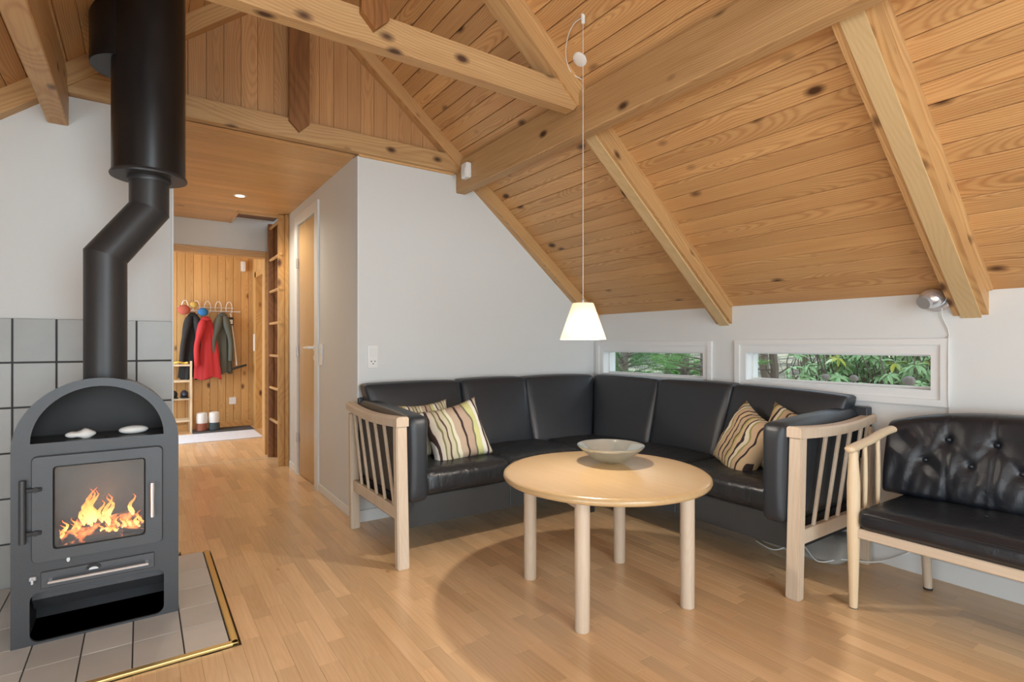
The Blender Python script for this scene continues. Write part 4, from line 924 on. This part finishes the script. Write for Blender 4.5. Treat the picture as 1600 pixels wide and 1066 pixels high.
prof = [(.001, .522), (.034, .522), (.040, .524), (.075, .541), (.110, .565), (.138, .589), (.150, .601), (.150, .604), (.146, .604), (.134, .594), (.106, .571), (.072, .547), (.038, .531), (.001, .529)]
tag(MB().lathe(prof, 64, (1.752, 1.752, 0), False).build('glass_bowl', M_glassbowl, None, True, ang=70), 'wide shallow grey glass bowl on the round table', 'bowl')

# ------------------------------------------------------------------ pendant lamp
px, py = 1.543, 1.706
pen = thing('pendant_lamp', 'lit white cone pendant lamp hanging over the coffee table', 'lamp', (px, py, 1.08))
child('lamp_shade', MB().lathe([(.098, 1.080), (.0455, 1.230), (.043, 1.234), (.005, 1.236), (.005, 1.233), (.042, 1.231), (.0440, 1.229), (.0965, 1.080)], 48, (px, py, 0), False).mesh('shade', True), M_shade, pen)
child('socket', MB().lathe([(.014, 1.17), (.016, 1.175), (.016, 1.232)], 16, (px, py, 0)).mesh('sock', True), M_plastic, pen)
child('bulb', MB().ball((px, py, 1.145), .022, (1, 1, 1.1), 16).mesh('bulb', True), emis('bulb_glow', (1, .86, .62), 10), pen)
child('cord', MB().tube([(px, py, 1.234), (px, py, 2.440)], .0013, 8).mesh('cord', True), M_cable, pen)
child('strain_knob', MB().ball((px, py, 1.243), .006, (1, 1, 1.4), 10).mesh('kn', True), M_steel, pen)
L = bpy.data.lights.new('pendant_bulb', 'POINT'); L.energy = 16; L.color = (1, .91, .80); L.shadow_soft_size = .02
o = bpy.data.objects.new('pendant_bulb', L); col.objects.link(o); o.location = (px, py, 1.112)
def cpt(u, v, off=0):
    th = math.radians(34.6); c, s = math.cos(th), math.sin(th); a = (u-800)/840; b = (538-v)/840
    d = Vector((s+a*c, c-a*s, b)); k = (ZE+S*XR-off-1.06)/(d.z+S*d.x); return Vector((0, 0, 1.06))+d*k
hk = thing('ceiling_hook', 'white cord hook on the pine ceiling above the pendant', 'hook', (px, py, 2.44))
child('hook_body', MB().tube([(px, py, 2.462), (px, py, 2.428)], [.010, .008], 14).ball((px, py, 2.426), .009, (1, 1, .8), 12).mesh('hook', True), M_plastic, hk)
loop = catmull([cpt(911, 27, .012), cpt(898, 36, .02), cpt(888, 55, .03), cpt(884, 82, .03), cpt(888, 105, .02), cpt(897, 117, .012), cpt(909, 124, .008)], 6)
child('cord_loop', MB().tube(loop, .0022, 8).mesh('loop', True), M_cable, hk)
rc = cpt(906, 93, 0)
ro = MB().lathe([(.001, .006), (.028, .006), (.034, .003), (.035, 0), (.001, 0)], 32, (0, 0, 0), False).mesh('rose', True)
o = link('ceiling_rose', ro, M_plastic); o.matrix_world = Matrix(((0, CS, -SN, rc.x), (1, 0, 0, rc.y), (0, -SN, -CS, rc.z), (0, 0, 0, 1))); tag(o, 'round white ceiling rose on the upper pine boards', 'ceiling rose')

# chrome spot on the window wall
sp = thing('chrome_wall_spot', 'chrome ball spotlight on the window wall beside the near rafter', 'lamp', (XR, .905, 1.262))
child('wall_base', MB().tube([(XR, .905, 1.262), (XR-.012, .905, 1.262)], .056, 28).mesh('b', True), M_chrome, sp)
child('ball_shade', MB().ball((XR-.050, .912, 1.264), .050, (1, 1, .86), 24).mesh('s', True), M_chrome, sp)
child('lens_ring', MB().tube([(XR-.085, .925, 1.250), (XR-.098, .930, 1.243)], [.032, .030], 24).mesh('l', True), M_steel, sp)
cab = catmull([(XR-.012, .888, 1.222), (XR-.010, .885, 1.18), (XR-.006, .868, 1.13), (XR-.005, .8635, 1.09), (XR-.018, .862, 1.07), (XR-.018, .862, .80), (XR-.006, .862, .76), (XR-.006, .862, .40), (XR-.008, .862, .12)], 6)
child('cable', MB().tube(cab, .0026, 8).mesh('c', True), M_cable, sp)

# ------------------------------------------------------------------ spindle loveseat
ls = thing('spindle_loveseat', 'light wood two-seat settee with buttoned black leather cushions', 'sofa', (2.6, .4, 0))
YC = .40; HWD = .597
for sgn in (1, -1):
    y = YC+sgn*HWD
    child('front_leg', MB().lathe([(.0135, 0), (.0145, .006), (.021, .24), (.0235, .33), (.0235, .50), (.019, .57), (.0155, .632)], 20, (2.352, y, 0)).mesh('leg', True), M_light, ls)
    child('leg_glide', MB().lathe([(.013, -.0), (.0145, .003), (.0145, .008)], 16, (2.352, y, 0)).mesh('gl'), M_black, ls)
    child('rear_leg', MB().tube([(2.800, y-sgn*.105, .004), (2.775, y-sgn*.10, .33)], [.0165, .020], 16).mesh('leg', True), M_pale, ls)
    child('leg_glide', MB().lathe([(.016, 0), (.0175, .003), (.0175, .009)], 16, (2.800, y-sgn*.105, 0)).mesh('gl'), M_black, ls)
    child('arm_rail', MB().tube(catmull([(2.325, y, .642), (2.36, y, .646), (2.50, y, .660), (2.62, y, .679), (2.705, y-sgn*.004, .688)], 5), .0185, 14, sq=(.85, 1.15)).ball((2.325, y, .642), .0185, (1, 1.15, .85), 14).mesh('arm', True), M_light, ls)
    for xs_ in (2.455, 2.575): child('spindle', MB().tube([(xs_-.004, y, .335), (xs_, y, .50), (xs_, y, .655+(xs_-2.455)*.18)], [.007, .0100, .0075], 12).mesh('sp', True), M_light, ls)
    child('side_rail', MB().box(2.36, 2.82, y-.011-sgn*.012, y+.011-sgn*.012, .290, .330, .003).mesh('sr'), M_light, ls)
child('front_apron', MB().box(2.340, 2.364, YC-HWD+.015, YC+HWD-.015, .290, .328, .004).mesh('ap'), M_paleY, ls)
child('rear_apron', MB().box(2.800, 2.822, YC-HWD+.02, YC+HWD-.02, .290, .328, .004).mesh('ap'), M_paleY, ls)
child('seat_deck', MB().box(2.36, 2.81, YC-HWD+.02, YC+HWD-.02, .322, .333).mesh('dk'), M_blackfab, ls)
child('top_rail', MB().tube(catmull([(2.88, YC+.55, .690), (2.915, YC+.40, .71), (2.92, YC, .72), (2.915, YC-.40, .71), (2.88, YC-.55, .690)], 8), .016, 12).mesh('tr', True), M_light, ls)
child('seat_cushion', cushion([(2.325, YC-.578, .330), (2.80, YC-.578, .330), (2.80, YC+.578, .330), (2.325, YC+.578, .330), (2.330, YC-.575, .412), (2.80, YC-.575, .405), (2.80, YC+.575, .405), (2.330, YC+.575, .412)], .030, (.006, .004, .022), 26, .0015, 8), M_leather_gloss, ls)
sm = MB(); sm.tube([(2.324, YC-.56, .394), (2.324, YC+.56, .394)], .0016, 6); sm.tube([(2.324, YC-.56, .384), (2.324, YC+.56, .384)], .001, 6)
child('seam', sm.mesh('seam'), M_black, ls)
# tufted back
btn = []; 
for k in range(-2, 3): btn.append((YC+.155*k+.095-.08, .663))
btn = [(.805+.0-.153*i, .664) for i in range(6)]; btn = [b for b in btn if -.12 < b[0] < .9]
btn2 = [(.880-.153*i, .570) for i in range(7)]; btn2 = [b for b in btn2 if -.10 < b[0] < .95]
B_ALL = btn+btn2; HB = .638
def back_front(u, v, side):
    y = YC+HB*(1-2*u); e = abs(y-YC)/HB
    ztop = .780-.070*e**3.6; zb = .405; z = zb+(ztop-zb)*v
    xf = 2.712+.070*v-.02*math.sin(PI*v)          # front plane leaning back
    edge = min(u, 1-u)*2*HB; ev = min(v*(ztop-zb), (1-v)*(ztop-zb))
    rr = .028; f = 0
    for q in (edge, ev):
        if q < rr: f += rr*(1-math.sqrt(max(0, 1-((rr-q)/rr)**2)))
    f = min(f, .055)
    if side:
        d = 0
        for by, bz in B_ALL:
            r2 = ((y-by)**2+(z-bz)**2); d += .007*math.exp(-r2/(.015**2))+.011*math.exp(-r2/(.055**2))
        for by, bz in btn: d += .006*math.exp(-((y-by)/.006)**2)*(1 if abs(z-bz) > .0 else 0)
        for i in range(len(B_ALL)):
            for j in range(i):
                a, b = Vector(B_ALL[i]), Vector(B_ALL[j])
                if (a-b).length < .135:
                    t = max(0, min(1, (Vector((y, z))-a).dot(b-a)/(b-a).length_squared)); dist = (Vector((y, z))-(a+(b-a)*t)).length
                    d += .004*math.exp(-(dist/.016)**2)
        wr = .0060*noise.noise(Vector((y*30+z*6, z*4, 1)))*(1-v)*1.6+.004*noise.noise(Vector((y*14, z*9, 4)))
        return (xf-.012+f+d-wr, y, z)
    return (xf+.095+.02*v-f, y, z)
m = MB(); NU, NV = 150, 46
F = [[m.bm.verts.new(back_front(i/NU, j/NV, 1)) for j in range(NV+1)] for i in range(NU+1)]
G = [[m.bm.verts.new(back_front(i/NU, j/NV, 0)) for j in range(NV+1)] for i in range(NU+1)]
for A in (F, G):
    for i in range(NU):
        for j in range(NV): m.bm.faces.new((A[i][j], A[i+1][j], A[i+1][j+1], A[i][j+1]))
for j in range(NV):
    for i in (0, NU): m.bm.faces.new((F[i][j], F[i][j+1], G[i][j+1], G[i][j]))
for i in range(NU):
    for j in (0, NV): m.bm.faces.new((F[i][j], G[i][j], G[i+1][j], F[i+1][j]))
child('back_cushion', m.mesh('back', True, 80), M_leather_gloss, ls)
for by, bz in B_ALL:
    v = (bz-.405)/.37; x = 2.712+.070*v-.02*math.sin(PI*v)+.005
    child('button', MB().ball((x+.002, by, bz), .0095, (.7, 1, 1), 12).mesh('button', True), M_leather_gloss, ls)
for by in (.635, .40, .165): child('button', MB().ball((2.55, by, .430), .008, (1, 1, .5), 12).mesh('button', True), M_leather_gloss, ls)

# power strip, cable and grey bag under the sofa end
pb = thing('cable_bundle', 'grey cable cover with loose cables on the floor by the window wall', 'cable', (2.83, 1.40, 0))
child('cloth_cover', cushion([(2.70, 1.22, .002), (2.93, 1.22, .002), (2.93, 1.66, .002), (2.70, 1.66, .002), (2.80, 1.24, .10), (2.94, 1.22, .11), (2.94, 1.66, .10), (2.80, 1.60, .09)], .03, .01, 12, .012, 3), M_greyc, pb)
child('cable', MB().tube(catmull([(2.70, 1.62, .010), (2.67, 1.50, .008), (2.72, 1.40, .06), (2.69, 1.30, .012), (2.76, 1.22, .03), (2.90, 1.12, .02), (2.944, 1.0, .10)], 8), .0035, 8).mesh('c', True), M_cable, pb)

# ------------------------------------------------------------------ cloakroom contents
rk = thing('coat_rack', 'white wire coat rack with looped hooks on the pine wall', 'coat rack', (.75, CY, 1.47))
m = MB().tube([(.36, CY-.03, 1.475), (1.05, CY-.03, 1.475)], .006, 8).tube([(.36, CY-.012, 1.52), (.98, CY-.012, 1.52)], .004, 8)
child('rail', m.mesh('rail', True), M_plastic, rk)
for x in (.44, .56, .68, .80, .92):
    pp = [(x-.03, CY-.03, 1.47), (x-.034, CY-.05, 1.53), (x-.02, CY-.06, 1.58), (x, CY-.06, 1.595), (x+.02, CY-.06, 1.58), (x+.034, CY-.05, 1.53), (x+.03, CY-.03, 1.47), (x, CY-.08, 1.44)]
    child('hook', MB().tube(catmull(pp, 4), .005, 6).mesh('hook', True), M_plastic, rk)
def coat(name, label, mat, x, w0, w1, zt, zb, y, lean=0, ph=0, th=.07, sleeves=(1, 1)):
    t = thing(name, label, 'coat', (x, y, zb))
    def fn(u, v):
        a = 2*PI*u; k = v; w = w0+(w1-w0)*min(1, k*1.0)**.6; fold = 1+.16*math.sin(a*5+ph+k*2)*min(1, k*1.6)+.07*math.sin(a*11+ph)
        d = th*(.45+.75*k); z = zt-(zt-zb)*k-.02*math.sin(a*3+ph)*k
        sh = .06*math.exp(-k*9); ww = w*(1-.55*math.exp(-k*10))
        return (x+lean*k+ww/2*math.cos(a)*fold, y-d/2+d/2*math.sin(a)*fold, z+sh*.0)
    m = MB().grid(fn, 48, 22, True); 
    child('body', m.mesh('body', True, 80), mat, t)
    for s, f in zip((-1, 1), sleeves):
        if not f: continue
        pts = [(x+s*w0*.22, y-.05, zt-.05), (x+s*(w0*.45)+lean*.1, y-.07, zt-.16), (x+s*w1*.42+lean*.4, y-.085, zt-(zt-zb)*.48), (x+s*w1*.44+lean*.7, y-.08, zt-(zt-zb)*.80)]
        child('sleeve', MB().tube(catmull(pts, 6), [.030+.016*math.sin(PI*min(1, i/10)) for i in range(19)], 12).mesh('sleeve', True), mat, t)
    child('collar', MB().ball((x, y-.05, zt-.035), .042, (1.3, .7, .55), 12).mesh('collar', True), mat, t)
    return t
coat('black_jacket', 'long black jacket at the left of the coat rack', M_blackfab, .520, .12, .19, 1.45, .64, CY-.05, -.05, 1)
coat('red_jacket', 'bright red rain jacket hanging with its hem spread', M_red, .655, .13, .27, 1.40, .64, CY-.11, .03, 2.2, sleeves=(1, 0))
coat('olive_coat', 'grey green coat hanging right of the red jacket', M_olive, .840, .11, .22, 1.46, .70, CY-.05, -.01, .4)
def hat(label, mat, x, z, r):
    o = MB().ball((0, 0, 0), r, (1, .7, .85), 18, lambda q: q*(1+.05*noise.noise(q*3))).build('woolly_hat', mat, None, True); o.location = (x, CY-.15, z); tag(o, label, 'hat', 'hats on the coat rack')
hat('coral red round hat left of the coats', M_redw, .425, 1.475, .070)
hat('ochre hat on the second hook', M_yel, .530, 1.54, .045)
hat('bright blue hat hanging above the red jacket', M_blue, .625, 1.455, .058)
sw = thing('floor_squeegee', 'floor mop with black frame head hanging from the last hook', 'mop', (.98, CY-.08, .8))
child('pole', MB().tube([(.935, CY-.08, 1.44), (1.00, CY-.12, .79)], .008, 8).mesh('p', True), M_plastic, sw)
child('grip', MB().box(.905, .965, CY-.10, CY-.07, 1.30, 1.40, .008, 2).mesh('g', True), M_black, sw)
child('tag', MB().box(.915, .955, CY-.104, CY-.10, 1.315, 1.37).mesh('t'), M_plastic, sw)
child('mop_head', MB().hexa([(.93, CY-.22, .735), (1.10, CY-.22, .785), (1.12, CY-.05, .785), (.95, CY-.05, .735), (.93, CY-.22, .757), (1.10, CY-.22, .807), (1.12, CY-.05, .807), (.95, CY-.05, .757)], .006).mesh('m'), M_black, sw)
shf = thing('shoe_rack', 'light pine shoe rack with four shelves by the cloakroom wall', 'rack', (.36, 7.52, 0))
for x in (-.03, .478): child('upright', MB().box(x, x+.022, 7.42, 7.45, 0, .86, .002).box(x, x+.022, 7.66, 7.69, 0, .86, .002).mesh('u'), M_light, shf)
for z in (.14, .40, .61, .80): child('shelf', MB().box(-.01, .480, 7.42, 7.445, z, z+.02).box(-.01, .48, 7.50, 7.525, z, z+.02).box(-.01, .48, 7.58, 7.605, z, z+.02).box(-.01, .48, 7.66, 7.69, z, z+.02).mesh('s'), M_light, shf)
def shoe(label, x, z, mat, grp, y=7.50):
    t = thing('shoe', label, 'shoe', (x, y, z), 0, grp)
    child('upper', MB().ball((x, y, z+.045), 1, (.042, .11, .042), 16, lambda q: Vector((q.x, q.y, q.z*(1+.5*max(0, q.y))))).mesh('up', True), mat, t)
    child('sole', MB().box(x-.040, x+.040, y-.105, y+.105, z, z+.016, .012, 2).mesh('so', True), M_black, t)
shoe('dark shoe on the rack beside the upright', .425, .42, M_navy, 'shoes on the shoe rack')
shoe('dark shoe on the rack next to the wall side', .315, .42, M_blackfab, 'shoes on the shoe rack')
tag(MB().tube(catmull([(.30, 7.5, .83), (.36, 7.47, .845), (.42, 7.50, .835), (.46, 7.48, .84)], 5), [.012]*16, 8).build('yellow_glove', plain('yellow_rubber', (.75, .55, .10), .5), None, True), 'yellow glove lying on top of the shoe rack', 'glove')
def boot(label, x, mat):
    t = thing('felt_boot', label, 'slipper', (x, 7.47, .012), 0, 'pair of felt boots')
    child('foot', MB().lathe([(.050, .012), (.060, .02), (.062, .06), (.058, .105), (.05, .106)], 24, (x, 7.48, 0)).mesh('f', True), mat, t)
    child('shaft', MB().lathe([(.050, .105), (.059, .107), (.062, .17), (.056, .225), (.035, .235)], 24, (x, 7.48, 0)).mesh('s', True), M_cork, t)
boot('white topped felt boot with rust red foot', .605, M_rust); boot('white topped felt boot with slate grey foot', .735, M_slate)
tag(MB().box(.50, 1.16, 7.30, 7.66, .0, .012, .004).build('door_mat', M_mat), 'dark flat mat under the felt boots', 'mat')
tag(MB().box(-.55, 1.145, 6.66, 7.26, .0, .012, .004).build('pale_rug', M_rug), 'pale bluish rug across the cloakroom floor', 'rug')

# ------------------------------------------------------------------ garden outside
g = MB().grid(lambda u, v: (XR+.14+u*60, -15+v*60, -.25+.3*noise.noise(Vector((u*9, v*9, 0)))*min(1, u*8)+3.2*max(0, u-.12)), 40, 40).build('ground', M_ground, None, True); structure(g, 'leafy garden ground outside the windows')
rg = random.Random(5)
def leaf_mesh(L=.11, w=.034):
    m = MB(); P = [(0, 0), (.25, .75), (.55, 1), (.8, .7), (1, 0)]; lv = []
    for s, k in P: lv.append((m.bm.verts.new((s*L, -w/2*k, -.25*s*s*L+.012*k)), m.bm.verts.new((s*L, 0, -.25*s*s*L)), m.bm.verts.new((s*L, w/2*k, -.25*s*s*L+.012*k))) if 0 < s < 1 else (m.bm.verts.new((s*L, 0, -.25*s*s*L)),))
    a = lv[0][0]; b = lv[-1][0]
    m.bm.faces.new((a, lv[1][0], lv[1][1])); m.bm.faces.new((a, lv[1][1], lv[1][2]))
    for i in (1, 2): m.bm.faces.new((lv[i][0], lv[i+1][0], lv[i+1][1], lv[i][1])); m.bm.faces.new((lv[i][1], lv[i+1][1], lv[i+1][2], lv[i][2]))
    m.bm.faces.new((lv[3][0], b, lv[3][1])); m.bm.faces.new((lv[3][1], b, lv[3][2]))
    return m.mesh('leaf', True, 60)
lm = [leaf_mesh(.10, .032), leaf_mesh(.12, .036), leaf_mesh(.085, .034)]
def rhododendron(label, cx, cy, nw, rx, ry, z0, z1, seed, mx=300):
    r = random.Random(seed); t = thing('rhododendron_bush', label, 'bush', (cx, cy, -.25)); inv = Matrix.Translation((-cx, -cy, .25)); cnt = 0; tw = MB(); rest_v = []
    big = MB()
    for k in range(nw):
        c = Vector((cx+r.uniform(-rx, rx), cy+r.uniform(-ry, ry), r.uniform(z0, z1))); nl = r.randint(7, 10); tilt = Vector((r.uniform(-.7, -.1), r.uniform(-.6, .3), 1)).normalized()
        q = tilt.to_track_quat('Z', 'Y').to_matrix().to_4x4()
        tw.tube([c-tilt*.25+Vector((.1, 0, -.1)), c-tilt*.1, c], [.006, .004, .003], 5)
        for i in range(nl):
            M = Matrix.Translation(c) @ q @ Matrix.Rotation(2*PI*i/nl+r.uniform(-.2, .2), 4, 'Z') @ Matrix.Rotation(r.uniform(-.25, .55), 4, 'Y') @ Matrix.Scale(r.uniform(.55, .85), 4)
            if cnt < mx: link('leaf', r.choice(lm), M_leaf, t, inv @ M); cnt += 1
            else:
                me0 = lm[0]; base = [big.bm.verts.new(M @ v.co) for v in me0.vertices]
                for p in me0.polygons: big.bm.faces.new([base[a] for a in p.vertices])
    tw.tube([(cx, cy, -.25), (cx, cy-.05, .3), (cx-.1, cy, z1-.1)], [.02, .015, .008], 6)
    link('twigs', tw.mesh('twigs', True), M_bark, t, inv)
    if big.bm.faces: link('foliage', big.mesh('foliage', True), M_leaf2, t, inv, 'stuff')
rhododendron('dense rhododendron bush close outside the long window', 4.28, 1.58, 330, .48, .52, .60, 1.14, 2)
rhododendron('second rhododendron behind, filling the right of the window', 5.2, 1.9, 220, .45, .65, .50, 1.15, 3)
def bare_tree(label, x, y, h, r0, mat, seed):
    r = random.Random(seed); t = thing('bare_tree', label, 'tree', (x, y, -.3), 0, 'bare trees outside')
    P = [Vector((x, y, -.3))]; 
    for k in range(6): P.append(P[-1]+Vector((r.uniform(-.09, .09), r.uniform(-.09, .09), h/6)))
    child('trunk', MB().tube(catmull(P, 3), [r0*(1-.6*i/18) for i in range(19)], 8).mesh('tr', True), mat, t)
    m = MB()
    for k in range(26):
        q = P[0].lerp(P[-1], r.uniform(.12, 1)); a = r.uniform(0, 2*PI); L = r.uniform(.4, 1.1); Q = [q]
        for j in range(4): Q.append(Q[-1]+Vector((math.cos(a)*L/4+r.uniform(-.07, .07), math.sin(a)*L/4+r.uniform(-.07, .07), r.uniform(-.02, .22)*L)))
        m.tube(Q, [.012, .009, .006, .004, .002], 4)
        for j in range(4):
            b = Q[r.randint(1, 3)]; e = r.uniform(0, 2*PI); m.tube([b, b+Vector((math.cos(e)*.2, math.sin(e)*.2, r.uniform(-.05, .2))), b+Vector((math.cos(e)*.35, math.sin(e)*.42, r.uniform(-.1, .35)))], [.005, .003, .0015], 3)
    child('branches', m.mesh('br'), M_bark, t, kind='stuff')
for i, (x, y, r0, mt) in enumerate(((5.6, 3.55, .07, M_moss), (6.4, 3.55, .06, M_bark), (7.4, 4.3, .08, M_bark), (7.2, 3.4, .07, M_bark), (8.6, 5.3, .09, M_bark), (9.5, 4.2, .09, M_bark), (11, 5.6, .10, M_bark), (12, 3.6, .10, M_moss), (10.5, 3.0, .1, M_bark), (13.5, 5.0, .12, M_bark))):
    bare_tree('bare leafless tree outside seen through the long window', x, y, 3.2, r0, mt, 20+i)
def pine(label, x, y, seed, nb_=46):
    r = random.Random(seed); t = thing('pine_tree', label, 'tree', (x, y, -.3), 0, 'young pines outside the short window')
    child('trunk', MB().tube([(x, y, -.3), (x+.04, y, 1), (x, y+.03, 2.6)], [.05, .04, .015], 8).mesh('tr', True), M_bark, t)
    bm_ = MB(); V, Fc = [], []
    for k in range(nb_):
        z = r.uniform(.15, 1.7); a = r.uniform(0, 2*PI); L = r.uniform(.35, .75); d = Vector((math.cos(a), math.sin(a), r.uniform(0, .35)))
        b0 = Vector((x, y, z)); b1 = b0+d*L; bm_.tube([b0, b1], [.010, .003], 4)
        for j in range(190):
            c = b0.lerp(b1, r.uniform(.30, 1.02)); e = (d*.6+Vector((r.gauss(0, .7), r.gauss(0, .7), r.gauss(.25, .6)))).normalized()*r.uniform(.05, .09); w = e.cross(Vector((r.uniform(-1, 1), r.uniform(-1, 1), r.uniform(-1, 1)))).normalized()*.0034
            i = len(V); V += [c-w, c+w, c+e]; Fc.append((i, i+1, i+2))
    child('branches', bm_.mesh('br'), M_bark, t, kind='stuff')
    me = bpy.data.meshes.new('needles'); me.from_pydata([tuple(v) for v in V], [], Fc); child('needles', me, M_needle if seed % 2 else M_needle2, t, kind='stuff')
for i, (x, y) in enumerate(((4.9, 3.55), (4.7, 4.5), (5.6, 4.35), (5.5, 5.3), (6.5, 5.0), (6.3, 6.2), (7.3, 6.0), (8.2, 6.6))): pine('bushy green pine outside the short window', x, y, 31+i)
for i, y in enumerate((1.12, 1.38, 1.53)):
    t = thing('dried_flower_head', ['round dry brown flower head at the right of the long window', 'dry brown flower head at the middle of the long window', 'small dry flower head left of the middle outside the long window'][i], 'flower', (XR+.30, y, .40), 0, 'dry flower heads outside the long window')
    child('stem', MB().tube([(XR+.30, y, -.25), (XR+.30, y, .86)], .003, 5).mesh('st'), M_bark, t)
    child('head', MB().ball((XR+.30, y, .87), .030 if i == 0 else .022, (1, 1, .85), 12, lambda q: q*(1+.12*noise.noise(q*5))).mesh('hd', True), M_petal, t)
